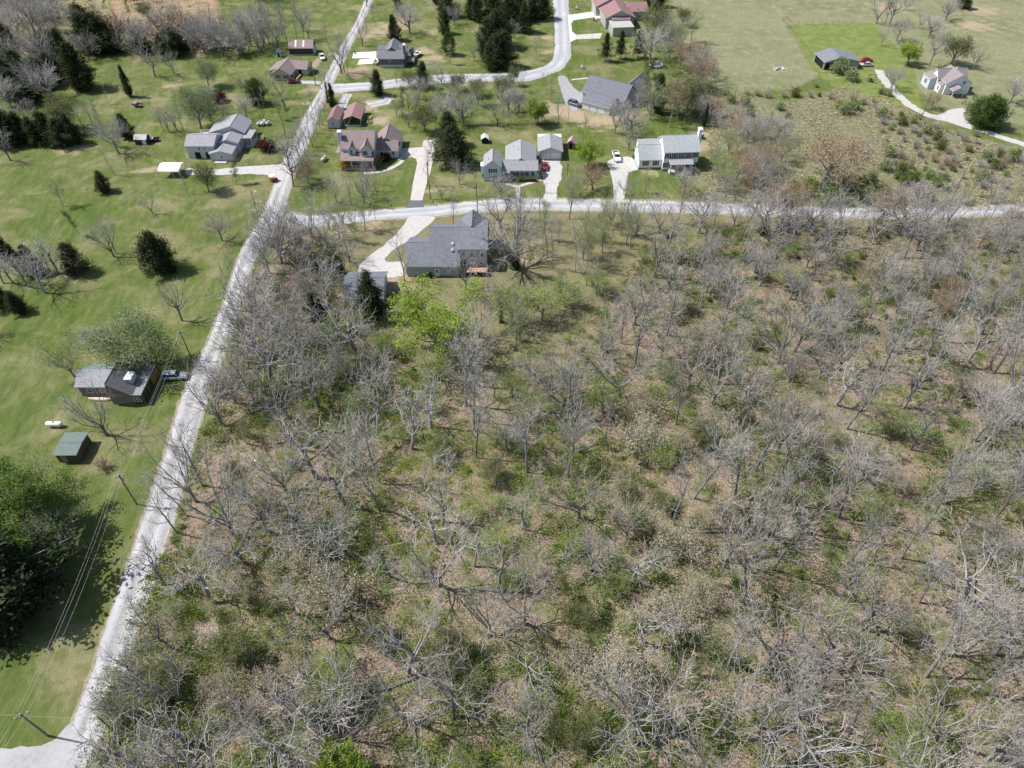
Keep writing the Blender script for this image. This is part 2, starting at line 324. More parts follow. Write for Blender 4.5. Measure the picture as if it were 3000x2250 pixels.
def strip(name, left, right, z, m, world=False, n=None, jit=.18, shoulder=None, kind="structure"):
    """a sheet between two edges given as photo points on the ground; edges get small irregularities"""
    A = left if world else wp(left); B = right if world else wp(right)
    ln = np.hypot(*np.diff(np.array(A), axis=0).T).sum(); n = n or max(3, int(ln / .9)); A = resample(A, n); B = resample(B, n); K = 7
    for it in range(3):
        for E in (A, B): E[1:-1] = (E[:-2] + 2 * E[1:-1] + E[2:]) / 4
    ja, jb = nr.normal(0, jit, (n, 1)), nr.normal(0, jit, (n, 1)); W = B - A; W = W / (np.hypot(W[:, 0], W[:, 1])[:, None] + 1e-6)
    A = A - W * ja; B = B + W * jb
    V, ac = [], []
    for k in range(K):
        t = k / (K - 1); V.append(np.c_[A * (1 - t) + B * t, np.full(n, z)]); ac.append(np.full(n, t))
    V = np.concatenate(V); ac = np.concatenate(ac); q = (np.arange(K - 1)[:, None] * n + np.arange(n - 1)[None]).ravel()
    Fq = np.stack([q, q + n, q + n + 1, q + 1], 1); me = np_mesh(name, V, Fq, [m])
    a0 = me.polygons[0].normal.z
    if a0 < 0: me.flip_normals()
    at_ = me.attributes.new("across", 'FLOAT', 'POINT'); at_.data.foreach_set("value", ac.astype(np.float32))
    return tag(link(name, me), kind=kind)
def sheet(name, pts, z, m, jit=.12, world=False):
    P = pts if world else wp(pts); Q = []
    for i in range(len(P)):
        a, c_ = np.array(P[i]), np.array(P[(i + 1) % len(P)]); k = max(1, int(np.hypot(*(c_ - a)) / 1.2))
        for j in range(k): Q.append(a + (c_ - a) * j / k)
    Q = np.array(Q)
    if jit >= .05: Q = (Q + np.roll(Q, 1, 0) + np.roll(Q, -1, 0)) / 3 + nr.normal(0, jit, Q.shape)
    me = bpy.data.meshes.new(name); me.from_pydata([(x, y, z) for x, y in Q], [], [tuple(range(len(Q)))])
    if me.polygons[0].normal.z < 0: me.flip_normals()
    me.materials.append(m); return tag(link(name, me), kind="structure")
SHOULDER = road_mat("road_shoulder", (.20,.17,.11), (.36,.31,.24), 1.5)
Lm = [(208,2135),(219,2094),(270,1972),(295,1888),(321,1803),(354,1719),(382,1634),(409,1550),(424,1509),(481,1339),(519,1203),(556,1102),(610,1000),(640,925),(662,870),(685,789),(712,721),(737,687),(775,620),(800,552),(829,475),(863,407),(893,339),(934,271),(960,215),(992,150),(1015,110),(1042,68),(1070,0),(1085,-60)]
Rm = [(268,2190),(321,2094),(371,1972),(384,1888),(416,1803),(447,1719),(472,1634),(500,1550),(515,1509),(556,1339),(597,1203),(631,1102),(671,1000),(695,925),(712,870),(735,789),(762,721),(788,687),(828,620),(850,552),(872,475),(908,407),(930,339),(962,271),(990,215),(1020,150),(1040,110),(1062,68),(1092,0),(1105,-60)]
def widen(a, b, d):
    A, B = np.array(wp(a)), np.array(wp(b)); W = B - A; W /= np.hypot(W[:, 0], W[:, 1])[:, None]; return (A - W * d).tolist(), (B + W * d).tolist()
wl, wr = widen(Lm, Rm, .45); strip("road_shoulder", wl, wr, .006, SHOULDER, world=True, jit=.16)
strip("gravel_road", Lm, Rm, .018, GRAVEL, jit=.08)
T2 = [(840,622),(905,632),(988,627),(1060,620),(1141,613),(1276,603),(1350,594),(1486,583),(1655,583),(1825,586),(1926,589),(2100,595),(2344,606),(2507,610),(2670,610),(2873,604),(3000,598),(3300,585)]
B2_ = [(820,662),(905,664),(988,659),(1060,650),(1141,640),(1276,634),(1350,624),(1486,614),(1655,616),(1825,618),(1926,620),(2100,625),(2344,635),(2507,638),(2670,639),(2873,634),(3000,629),(3300,616)]
wl, wr = widen(T2, B2_, .8); strip("road_shoulder", wl, wr, .007, SHOULDER, world=True, jit=.16)
strip("side_road", T2, B2_, .022, CHIP)
strip("upper_road", [(940,248),(981,246),(1107,240),(1222,222),(1330,217),(1450,216),(1500,213),(1553,206),(1601,193),(1622,170),(1626,136),(1624,68),(1620,0),(1616,-60)],
      [(940,275),(981,272),(1107,262),(1222,249),(1330,241),(1450,238),(1500,240),(1560,237),(1648,205),(1673,165),(1672,136),(1670,68),(1665,0),(1662,-60)], .022, CHIP)
sheet("road_corner", [(-200,2188),(90,2190),(150,2170),(200,2128),(215,2098),(324,2088),(300,2150),(268,2205),(235,2290),(200,2420),(-200,2420)], .012, GRAVEL)
sheet("driveway", [(1632,224),(1655,219),(1679,254),(1701,272),(1720,276),(1700,305),(1690,330),(1660,315),(1648,280),(1640,250)], .026, ASPH)
sheet("driveway", [(1166,436),(1191,434),(1237,431),(1241,411),(1273,410),(1274,440),(1262,500),(1248,545),(1237,588),(1202,588),(1210,535),(1222,480),(1220,466),(1205,460),(1190,463),(1166,470)], .026, CONC, .03)
sheet("driveway", [(1200,587),(1239,587),(1243,607),(1189,610)], .030, DARK, .03)
def path_strip(name, pts, wd, z, m, jit=.04):
    P = np.array(wp(pts)); T = np.gradient(P, axis=0); T /= np.hypot(T[:, 0], T[:, 1])[:, None]; Nn = np.c_[-T[:, 1], T[:, 0]]
    return strip(name, (P + Nn * wd / 2).tolist(), (P - Nn * wd / 2).tolist(), z, m, world=True, jit=jit)
path_strip("path", [(1180,470),(1160,487),(1130,499),(1100,506),(1065,508)], 1.2, .030, CONC)
sheet("driveway", [(1200,630),(1283,636),(1260,655),(1205,700),(1160,728),(1135,745),(1122,770),(1182,765),(1184,812),(1110,815),(1042,808),(1052,780),(1080,750),(1120,722),(1158,690),(1185,655)], .026, WHITEG)
sheet("driveway", [(1584,500),(1610,472),(1640,472),(1648,490),(1646,520),(1632,550),(1630,590),(1590,590),(1598,550),(1590,520)], .026, WHITEG)
sheet("driveway", [(1584,468),(1642,468),(1642,475),(1585,475)], .030, CONC, .02)
path_strip("path", [(1481,539),(1500,543),(1518,547)], 1.1, .030, CONC); path_strip("path", [(1587,526),(1548,537),(1518,547)], 1.1, .034, CONC); path_strip("path", [(1517,547),(1519,582)], 1.1, .038, CONC)
sheet("driveway", [(1777,472),(1800,462),(1850,458),(1868,480),(1872,500),(1840,502),(1838,530),(1832,560),(1828,592),(1795,592),(1800,550),(1790,510)], .026, WHITEG)
sheet("driveway", [(548,489),(612,498),(708,488),(825,482),(835,470),(850,480),(820,552),(800,560),(815,528),(800,517),(780,511),(708,510),(620,514),(540,512)], .026, WHITEG)
path_strip("driveway", [(2577,205),(2583,225),(2600,246),(2620,268),(2640,287),(2670,312),(2712,336),(2760,349),(2800,356),(2853,374),(2914,395),(3000,423),(3150,480)], 3.0, .024, WHITEG, .2)
sheet("driveway", [(2742,340),(2790,318),(2828,316),(2822,348),(2855,368),(2850,382),(2790,362)], .030, WHITEG)
sheet("driveway", [(1036,154),(1102,151),(1102,169),(1032,171)], .026, NEWC, .02); sheet("driveway", [(1053,175),(1106,170),(1107,185),(1048,189)], .026, NEWC, .02)
sheet("driveway", [(1664,45),(1746,33),(1750,48),(1680,59),(1673,68),(1675,92),(1687,102),(1688,114),(1671,123),(1667,80)], .026, NEWC, .02)
sheet("driveway", [(1687,102),(1764,97),(1758,113),(1688,115)], .030, CONC, .02)
path_strip("path", [(875,241),(905,241),(940,243)], 2.6, .012, CHIP)
path_strip("path", [(1020,275),(1008,295),(1000,318)], 3.0, .012, GRAVEL); path_strip("path", [(1142,285),(1120,297),(1080,308)], 5, .016, GRAVEL, .4)
path_strip("path", [(1675,234),(1705,230),(1728,229)], 1.0, .030, CONC)
path_strip("path", [(962,160),(985,158),(1010,160)], 3.0, .012, SHOULDER, .3); path_strip("path", [(945,170),(925,185),(915,198)], 3.0, .012, SHOULDER, .3)

# ------------------------------------------------------------------ buildings
def roofm(n, a, b_, ax=1, per=.45): return band_mat("roof_" + n, a, b_, ax, per, .85, dark=.9)
def side(n, a, b_): return band_mat("siding_" + n, a, b_, 2, .22, .6, dark=.82)
TRIM = mat("white_trim", (.78,.78,.77), (.70,.70,.69), 3, .5); GLASS = mat("window_glass", (.02,.025,.03), rough=.08, spec=.8)
FOUND = mat("foundation", (.17,.19,.18), (.24,.25,.24), 3); NAVY = mat("shutter_navy", (.02,.035,.07), rough=.5); BLACK = mat("shutter_black", (.012,.012,.014), rough=.5)
WOOD = mat("deck_wood", (.42,.27,.20), (.52,.36,.28), 3, .8, stretch=(1, 8, 1)); GREYW = mat("weathered_wood", (.20,.17,.14), (.33,.29,.25), 3, .9, stretch=(6, 6, 1))
STEEL = mat("galvanised", (.45,.46,.47), rough=.4, metal=.6); WHITEM = mat("white_metal", (.80,.80,.79), (.74,.74,.73), 1.5, .35); DARKM = mat("dark_void", (.012,.012,.013), rough=.9)
CONCM = mat("concrete_block", (.45,.43,.40), (.56,.53,.5), 2)
class Bld:
    def __init__(s, name, org, yaw, label, cat, wall, roof, trim=TRIM, group=None):
        s.o = empty(name, (org[0], org[1], 0), R(yaw), label, cat, group); s.wm, s.rm, s.tm = wall, roof, trim
    def block(s, x0, y0, x1, y1, h, ridge='x', rh=1.5, ov=.35, z0=0.0, wall=None, roof=None, frac=.5, found=.0, open_=False, gw=None, th=.16, lbl=None, rn='roof'):
        """walls with gable ends and a pitched roof; ridge 'x' runs along x, 'y' along y, 'hip', 'shed' rises to the back, 'shedx' rises to +x, 'flat'"""
        wm = wall or s.wm; rm = roof or s.rm; w_ = MB(); k = .012
        if ridge == 'x': ym = y0 + (y1 - y0) * frac; top = [(x0, ym, h + rh), (x1, ym, h + rh)]
        if ridge == 'y': xm = x0 + (x1 - x0) * frac
        if not open_:
            if ridge in ('flat', 'hip'): w_.box(x0, y0, z0, x1, y1, h)
            elif ridge == 'x':
                w_.add([(x0,y0,z0),(x1,y0,z0),(x1,y1,z0),(x0,y1,z0),(x0,y0,h),(x1,y0,h),(x1,y1,h),(x0,y1,h),(x0,ym,h+rh),(x1,ym,h+rh)],
                       [(0,1,5,4),(2,3,7,6),(1,2,6,9,5),(3,0,4,8,7),(3,2,1,0)])
            elif ridge == 'y':
                w_.add([(x0,y0,z0),(x1,y0,z0),(x1,y1,z0),(x0,y1,z0),(x0,y0,h),(x1,y0,h),(x1,y1,h),(x0,y1,h),(xm,y0,h+rh),(xm,y1,h+rh)],
                       [(0,1,5,8,4),(1,2,6,5),(2,3,7,9,6),(3,0,4,7),(3,2,1,0)])
            elif ridge == 'shed':
                w_.add([(x0,y0,z0),(x1,y0,z0),(x1,y1,z0),(x0,y1,z0),(x0,y0,h),(x1,y0,h),(x1,y1,h+rh),(x0,y1,h+rh)], [(0,1,5,4),(1,2,6,5),(2,3,7,6),(3,0,4,7),(3,2,1,0)])
            elif ridge == 'shedx':
                w_.add([(x0,y0,z0),(x1,y0,z0),(x1,y1,z0),(x0,y1,z0),(x0,y0,h),(x1,y0,h+rh),(x1,y1,h+rh),(x0,y1,h)], [(0,1,5,4),(1,2,6,5),(2,3,7,6),(3,0,4,7),(3,2,1,0)])
            w_.build('wall', wm, s.o)
            if found: MB().box(x0 - .04, y0 - .04, 0, x1 + .04, y1 + .04, found).build('foundation', FOUND, s.o)
        r = MB()
        def slab(a, b_, c_, d_):       # four top corners, trim on the edges
            up = [(p[0], p[1], p[2] + th) for p in (a, b_, c_, d_)]; lo = [a, b_, c_, d_]
            r.add(lo + up, [(4,5,6,7)], 0); o = len(r.v) - 8
            for f in ((0,1,5,4),(1,2,6,5),(2,3,7,6),(3,0,4,7)): r.f.append(tuple(o + i for i in f)); r.m.append(1)
            r.f.append((o + 3, o + 2, o + 1, o)); r.m.append(2)
        if ridge == 'x':
            sf = rh / (ym - y0); sb = rh / (y1 - ym); a, b_ = x0 - ov, x1 + ov
            slab((a, y0 - ov, h - ov * sf), (b_, y0 - ov, h - ov * sf), (b_, ym, h + rh), (a, ym, h + rh)); slab((b_, y1 + ov, h - ov * sb), (a, y1 + ov, h - ov * sb), (a, ym, h + rh), (b_, ym, h + rh))
        elif ridge == 'y':
            sl_ = rh / (xm - x0); sr = rh / (x1 - xm); a, b_ = y0 - ov, y1 + ov
            slab((x0 - ov, b_, h - ov * sl_), (x0 - ov, a, h - ov * sl_), (xm, a, h + rh), (xm, b_, h + rh)); slab((x1 + ov, a, h - ov * sr), (x1 + ov, b_, h - ov * sr), (xm, b_, h + rh), (xm, a, h + rh))
        elif ridge == 'shed': sl_ = rh / (y1 - y0); slab((x0 - ov, y0 - ov, h - ov * sl_), (x1 + ov, y0 - ov, h - ov * sl_), (x1 + ov, y1, h + rh), (x0 - ov, y1, h + rh))
        elif ridge == 'shedx': sl_ = rh / (x1 - x0); slab((x0 - ov, y0 - ov, h - ov * sl_), (x1, y0 - ov, h + rh), (x1, y1 + ov, h + rh), (x0 - ov, y1 + ov, h - ov * sl_))
        elif ridge == 'flat': slab((x0 - ov, y0 - ov, h), (x1 + ov, y0 - ov, h), (x1 + ov, y1 + ov, h), (x0 - ov, y1 + ov, h))
        elif ridge == 'hip':
            X0, X1, Y0, Y1 = x0 - ov, x1 + ov, y0 - ov, y1 + ov; q = min(X1 - X0, Y1 - Y0) / 2
            A, B_ = ((X0 + q, (Y0 + Y1) / 2, h + rh), (X1 - q, (Y0 + Y1) / 2, h + rh)) if X1 - X0 > Y1 - Y0 else (((X0 + X1) / 2, Y0 + q, h + rh), ((X0 + X1) / 2, Y1 - q, h + rh))
            hz = h - .05; r.add([(X0,Y0,hz),(X1,Y0,hz),(X1,Y1,hz),(X0,Y1,hz),A,B_], [(0,1,5,4),(1,2,5),(2,3,4,5),(3,0,4)] if X1 - X0 > Y1 - Y0 else [(0,1,4),(1,2,5,4),(2,3,5),(3,0,4,5)])
            r.add([(X0,Y0,hz-th),(X1,Y0,hz-th),(X1,Y1,hz-th),(X0,Y1,hz-th),(X0,Y0,hz),(X1,Y0,hz),(X1,Y1,hz),(X0,Y1,hz)], [(0,1,5,4),(1,2,6,5),(2,3,7,6),(3,0,4,7),(3,2,1,0)], 1)
        rf = r.build(rn, [rm, s.tm, s.tm], s.o, lbl)
        if ridge in 'xy' and th > .1:      # ridge cap
            c_ = MB()
            if ridge == 'x': c_.tube([(x0 - ov, ym, h + rh + th - .02), (x1 + ov, ym, h + rh + th - .02)], .09, 5)
            else: c_.tube([(xm, y0 - ov, h + rh + th - .02), (xm, y1 + ov, h + rh + th - .02)], .09, 5)
            c_.build('ridge_cap', rm, rf)
        return s
    def _face(s, x, y, z, face):      # transform with local x along the wall, y out of the wall
        a = {'F': 0, 'R': R(90), 'B': R(180), 'L': R(-90)}[face]; return (x, y, z), a
    def _put(s, m, name, mats, x, y, z, face, parent=None, label=None):
        o = m.build(name, mats, s.o if parent is None else parent, label)
        if parent is None: o.location, a = s._face(x, y, z, face); o.rotation_euler = (0, 0, a)
        return o
    def win(s, x, y, z, w_=.9, h=1.3, face='F', shut=None, dbl=False):
        m = MB(); t = .09; m.box(-w_/2 - t, -.05, -t, w_/2 + t, .02, 0).box(-w_/2 - t, -.05, h, w_/2 + t, .02, h + t).box(-w_/2 - t, -.05, 0, -w_/2, .02, h).box(w_/2, -.05, 0, w_/2 + t, .02, h)
        m.box(-w_/2, -.04, h/2 - .03, w_/2, .0, h/2 + .03)
        if dbl: m.box(-.05, -.042, 0, .05, 0, h/2 - .03).box(-.05, -.042, h/2 + .03, .05, 0, h)
        o = s._put(m, 'window', TRIM, x, y, z, face); MB().box(-w_/2, -.022, 0, w_/2, .03, h).build('pane', GLASS, o)
        if shut:
            for sx in (-1, 1):
                c0 = sx * (w_/2 + .09 + .02); c1 = sx * (w_/2 + .09 + .36); MB().box(min(c0, c1), -.06, -.06, max(c0, c1), .0, h + .06).build('shutter', shut, o)
        return s
    def door(s, x, y, z, w_=.95, h=2.05, face='F', m=TRIM, glass=True):
        o = s._put(MB().box(-w_/2, -.06, 0, w_/2, .02, h).box(-w_/2 - .1, -.04, 0, -w_/2, .02, h + .1).box(w_/2, -.04, 0, w_/2 + .1, .02, h + .1).box(-w_/2, -.04, h, w_/2, .02, h + .1), 'door', m, x, y, z, face)
        if glass: MB().box(-w_/4, -.075, h * .5, w_/4, -.05, h * .88).build('pane', GLASS, o)
        MB().box(w_/2 - .16, -.12, .95, w_/2 - .08, -.05, 1.05).build('handle', STEEL, o); return s
    def garage(s, x, y, z, w_=2.5, h=2.1, face='F', m=TRIM):
        b_ = MB()
        for i in range(4): b_.box(-w_/2, -.05, i * h/4 + .015, w_/2, .02, (i + 1) * h/4 - .015)
        b_.box(-w_/2, -.02, 0, w_/2, .02, h); s._put(b_, 'garage_door', m, x, y, z, face); return s
    def box(s, name, m, *b6, label=None, bevel=0): MB().box(*b6).build(name, m, s.o, label, bevel=bevel); return s
    def posts(s, pts, z0, z1, r=.08, name='post', m=None):
        for x, y in pts: MB().box(x - r, y - r, z0, x + r, y + r, z1).build(name, m or s.tm, s.o)
        return s
    def rail(s, pts, z, m=None, h=.9, name='railing'):
        b_ = MB()
        for (x0, y0), (x1, y1) in zip(pts, pts[1:]):
            for zz in (z + .12, z + h): b_.tube([(x0, y0, zz), (x1, y1, zz)], .04, 4)
            n = max(2, int(math.hypot(x1 - x0, y1 - y0) / .3))
            for i in range(n + 1): t = i / n; x, y = x0 + (x1 - x0) * t, y0 + (y1 - y0) * t; b_.tube([(x, y, z), (x, y, z + h)], .022, 4)
        b_.build(name, m or s.tm, s.o); return s
    def chimney(s, x0, y0, x1, y1, z1, m=None, z0=0): 
        m = m or s.wm; b_ = MB().box(x0, y0, z0, x1, y1, z1 - .3); c_ = b_.build('chimney', m, s.o)
        MB().box(x0 - .08, y0 - .08, z1 - .3, x1 + .08, y1 + .08, z1).tube([((x0+x1)/2, (y0+y1)/2, z1), ((x0+x1)/2, (y0+y1)/2, z1 + .35)], .15, 8).build('chimney_cap', TRIM, c_); return s
    def vents(s, pts):
        for x, y, z in pts: MB().tube([(x, y, z - .1), (x, y, z + .45)], .11, 8).build('roof_vent', BLACK, s.o)
        return s

GREYR = roofm("blue_grey", (.20,.205,.225), (.30,.305,.33)); LIGHTR = roofm("light_grey", (.25,.25,.27), (.35,.35,.37)); SILVR = roofm("silver_grey", (.30,.32,.335), (.42,.44,.455))
SLATE = roofm("slate", (.11,.12,.145), (.21,.22,.25)); BROWNR = roofm("brown", (.20,.155,.15), (.29,.235,.225)); REDR = roofm("red_brown", (.22,.125,.12), (.31,.19,.18))
MAROON = band_mat("metal_maroon", (.25,.14,.13), (.34,.21,.20), 0, .3, .45, dark=.85); DARKR = roofm("dark_grey", (.16,.155,.17), (.235,.23,.25))
WHITE = band_mat("siding_white", (.80,.81,.83), (.88,.885,.89), 2, .22, .6, dark=.92); PBLUE = side("pale_blue", (.50,.57,.62), (.60,.66,.70)); CREAM = side("cream", (.55,.54,.50), (.64,.63,.58)); TAN = side("tan", (.50,.44,.32), (.58,.52,.40))
SAGE = side("sage", (.34,.40,.41), (.43,.49,.50)); SLATEW = side("slate_blue", (.11,.13,.145), (.16,.18,.195)); GREYS = side("grey", (.46,.48,.52), (.55,.57,.61)); STONE = side("stone_tan", (.36,.36,.34), (.45,.45,.42))

# colonial house, white, two storeys, right of centre
h = Bld("house", (42.6, 185.6), 3.5, "white two storey colonial house with navy shutters and columned front porch", "house", WHITE, SILVR)
h.block(0, 0, 9.8, 8.4, 5.7, 'x', 2.75, .3, found=.5); h.block(-6.5, 1.4, -.02, 8.2, 2.9, 'x', 2.7, .25, frac=.5, found=.45)
h.block(-6.3, 4.9, -.05, 8.1, 5.2, 'shed', .5, .12, z0=2.9, roof=LIGHTR, rn='dormer_roof')
for x in (1.0, 2.95, 4.9, 6.85, 8.8): h.win(x, 0, 3.95, .8, 1.25, shut=NAVY)
for x in (.8, 2.7, 6.8, 9.0): h.win(x, 0, 1.05, .8, 1.4, shut=NAVY)
for x in (-4.6, -1.7): h.win(x, 1.4, 1.1, .8, 1.25, shut=NAVY)
h.door(4.8, 0, .75, 1.0, 2.1); h.box('porch_floor', CONCM, 1.6, -2.3, 0, 7.8, -.05, .7)
h.block(1.6, -2.3, 7.8, 0, 3.1, 'shed', .75, .25, open_=True, roof=LIGHTR, rn='porch_roof')
h.posts([(1.75, -2.15), (3.8, -2.15), (5.7, -2.15), (7.65, -2.15)], .7, 3.05, .13, 'porch_column'); h.rail([(1.75, -2.2), (3.8, -2.2)], .7); h.rail([(5.7, -2.2), (7.65, -2.2)], .7)
h.box('porch_step', CONCM, 3.9, -3.3, 0, 5.6, -2.32, .25).box('porch_step', CONCM, 3.9, -2.9, .25, 5.6, -2.32, .48)
h.chimney(9.82, 3.4, 10.75, 4.9, 10.4, WHITE); h.win(-6.5, 4.4, 3.6, .7, .9, 'L')

# farmhouse with a tall gabled wing, and its garage
FW = Bld("house", (-7.7, 179.7), 0, "pale blue farmhouse with a tall two storey gabled wing beside a long grey roof", "house", PBLUE, LIGHTR)
h = FW; h.block(0, 0, 4.7, 6.6, 4.5, 'y', 1.75, .25, found=.3); h.block(4.95, 1.6, 14.6, 6.4, 2.75, 'x', 1.5, .4, found=.25); h.block(6.1, 4.2, 14.3, 15.2, 2.8, 'y', 1.95, .35)
h.block(-.9, 1.6, 0, 3.8, 3.7, 'flat', 0, .1, roof=WHITE, wall=PBLUE)
for z in (.7, 2.75): h.win(2.4, 0, z, 1.3, 1.05, shut=BLACK, dbl=True)
h.win(8.6, 1.6, 1.0, 1.2, 1.0, shut=BLACK, dbl=True); h.win(11.2, 1.6, 1.0, 1.2, 1.0, shut=BLACK, dbl=True); h.win(13.5, 1.6, 1.0, .8, 1.0)
h.win(-.45, 1.6, .6, .5, .9); h.block(4.75, .5, 7.0, 1.6, 2.35, 'flat', 0, .1, open_=True, roof=LIGHTR, rn='porch_roof'); h.posts([(4.9, .6), (6.9, .6)], 0, 2.35)
h.box('porch_screen', mat("screen_mesh", (.10,.12,.13), rough=.9), 4.85, .62, .05, 6.85, .66, 1.6); h.door(5.6, 1.58, .1)
h.vents([(1.3, 2.0, 5.4), (8.1, 12.8, 3.6), (9.5, 9.5, 4.3), (12.9, 3.4, 3.6)]); h.win(0, 4.5, 2.8, .8, 1.1, 'L')
h = Bld("garage", (7.9, 192.3), 0, "pale blue two bay garage with grey gable roof behind the parked red car", "garage", PBLUE, LIGHTR)
h.block(0, 0, 6.5, 8.2, 2.6, 'y', 1.25, .4); h.garage(1.75, 0, .05, 2.5, 2.0); h.garage(4.75, 0, .05, 2.5, 2.0); h.block(-.2, 8.25, 6.7, 10.2, 2.75, 'flat', 0, .05, roof=WHITEM, wall=WHITE)

# brown-roofed house with dormers
h = Bld("house", (-48.2, 185.9), 0, "brown roofed house with two front dormers and a railed porch beside the curved path", "house", CREAM, BROWNR)
h.block(0, 3.1, 9.0, 12.6, 5.2, 'x', 3.0, .3, wall=CREAM); h.block(0, .0, 9.0, 3.1, 3.05, 'shed', .9, .25, open_=True, rn='porch_roof')
h.box('porch_floor', WOOD, 0, 0, 0, 9.0, 3.1, .55); h.posts([(.12, .12), (2.9, .12), (5.9, .12), (8.85, .12)], .55, 3.0, .1, 'porch_column', PBLUE); h.rail([(2.0, .1), (5.9, .1)], .55); h.rail([(.15, .1), (2.0, .1)], .55)
h.block(1.9, 2.0, 3.9, 6.0, 5.3, 'y', 1.15, .3, z0=3.4, wall=PBLUE, rn='dormer_roof'); h.block(5.6, 1.4, 8.6, 7.0, 5.4, 'y', 1.5, .3, z0=3.3, wall=PBLUE, rn='dormer_roof')
h.win(2.9, 2.0, 3.95, .8, 1.15); h.win(6.5, 1.4, 3.95, .65, 1.2); h.win(7.25, 1.4, 3.95, .65, 1.2); h.win(8.6, 2.0, 3.95, .7, 1.2, 'R')
h.win(3.2, 3.1, 1.2, 1.0, 1.3); h.win(5.0, 3.1, 1.2, 1.0, 1.3); h.door(7.0, 3.1, .55, m=NAVY)
h.chimney(-.95, 5.0, -.02, 6.4, 9.0, PBLUE); h.block(-2.4, 5.8, -.02, 10.8, 2.3, 'shedx', .6, .15, open_=True, rn='side_porch_roof'); h.posts([(-2.3, 5.9), (-2.3, 10.7)], 0, 2.25, .07)
h.block(9.02, 7.0, 15.1, 12.2, 2.55, 'x', 1.9, .25, wall=CREAM, found=.3); h.block(8.2, 9.6, 15.3, 17.8, 2.7, 'y', 2.6, .3, wall=CREAM)
h.win(10.4, 7.0, 1.2, .65, 1.0); h.win(13.8, 7.0, 1.2, .65, 1.0); h.garage(15.3, 12.8, .05, 2.6, 2.1, 'R'); h.garage(15.3, 15.9, .05, 2.6, 2.1, 'R')

h = Bld("carport", (-52.2, 213.8), 0, "open metal carport with reddish brown gable roof beside the small barn shed", "carport", CREAM, MAROON)
h.block(0, 0, 5.2, 9.8, 2.35, 'y', 1.1, .2, open_=True, th=.07); h.posts([(x, y) for x in (.05, 5.15) for y in (.1, 3.3, 6.5, 9.7)], 0, 2.35, .05); h.box('side_panel', MAROON, -.02, .1, 1.3, .02, 9.7, 2.34).box('side_panel', MAROON, 5.18, .1, 1.3, 5.22, 9.7, 2.34)
h.box('low_wall', CONCM, .2, -.3, 0, 5.0, -.1, .5)
h = Bld("shed", (-57.0, 212.2), 0, "grey barn shaped shed with maroon metal roof next to the brown carport", "shed", STONE, MAROON)
h.block(0, 0, 3.6, 8.2, 2.6, 'y', 1.25, .15, th=.08, wall=GREYS, found=.0); h.win(1.7, 0, 1.1, .45, .9); h.box('floor_sill', mat("red_sill", (.25,.08,.06)), -.05, -.12, 0, 3.65, -.02, .3)

# nearest house: slate roof, sage siding
h = Bld("house", (-24.4, 135.6), .5, "large slate roofed house with sage siding and a pink wooden deck at the back", "house", SAGE, SLATE)
h.block(0, 0, 9.5, 11.6, 3.0, 'x', 2.5, .3, frac=.5, found=.3); h.block(5.4, .02, 12.0, 17.4, 2.98, 'x', 4.6, .3, frac=.5)
h.block(11.7, 2.6, 18.5, 14.8, 5.9, 'x', 1.8, .3, wall=GREYS); h.block(11.4, 8.9, 18.7, 15.4, 5.2, 'y', 3.0, .3, wall=GREYS)
h.door(6.9, 0, .12, .95, 2.0); h.win(2.4, 0, 1.2, .01, .01)
for x in (12.9, 15.2, 17.4): h.win(x, 2.6, 3.7, .7, 1.1)
h.win(17.2, 2.6, 1.6, .8, 1.0); h.win(13.2, 2.6, 1.6, .9, 1.3)
h.door(15.2, 2.6, 1.3, 1.5, 2.0)
h.box('deck', WOOD, 13.6, -.1, 1.05, 18.7, 2.55, 1.2).posts([(13.7, 0), (16.2, 0), (18.6, 0)], 0, 2.05, .07, 'deck_post', WOOD); h.rail([(14.4, -.05), (18.65, -.05), (18.65, 2.5)], 1.2, WOOD)
for i in range(5): h.box('step', WOOD, 12.4 + i * .28, .0, .2 * i, 12.75 + i * .28, 1.8, .2 * i + .12)
h.chimney(10.4, 4.6, 10.75, 4.95, 5.9, WHITEM, 4); h.chimney(10.4, 3.0, 10.7, 3.3, 5.3, WHITEM, 3.6)
h.box('utility_cabinet', BLACK, 4.7, -.75, 0, 5.7, -.05, 1.15)
h = Bld("garage", (-37.0, 124.0), 1.5, "small detached garage with plain slate roof behind the dark cedar", "garage", SAGE, SLATE)
h.block(0, 0, 8.4, 9.4, 2.7, 'x', 1.9, .35); h.garage(2.5, 0, .05, 2.5, 2.1); h.win(6.4, 0, 1.1)
# left house with three stepped roofs
h = Bld("house", (-94.0, 193.0), 0, "pale grey house of several stepped roofs with open car bays below", "house", GREYS, LIGHTR)
h.block(0, 0, 8.0, 7.6, 3.9, 'x', 1.5, .3, wall=GREYS); h.box('bay_opening', DARKM, 2.0, -.03, .05, 3.6, .02, 1.9).box('bay_opening', DARKM, 5.1, -.03, .05, 7.2, .02, 1.9)
h.win(3.7, 0, 2.7, .6, .65); h.win(5.3, 0, 2.7, .6, .65); h.vents([]); h.box('skylight', TRIM, 2.0, 2.9, 5.05, 2.4, 3.3, 5.25).box('skylight', TRIM, 5.2, 2.9, 5.05, 5.6, 3.3, 5.25)
h.block(6.9, -1.7, 13.3, 3.6, 2.3, 'y', .8, .25); h.block(8.2, 3.3, 13.9, 9.6, 3.1, 'y', 1.1, .25); h.block(4.2, 9.0, 14.4, 16.8, 3.6, 'y', 2.0, .35, frac=.66)
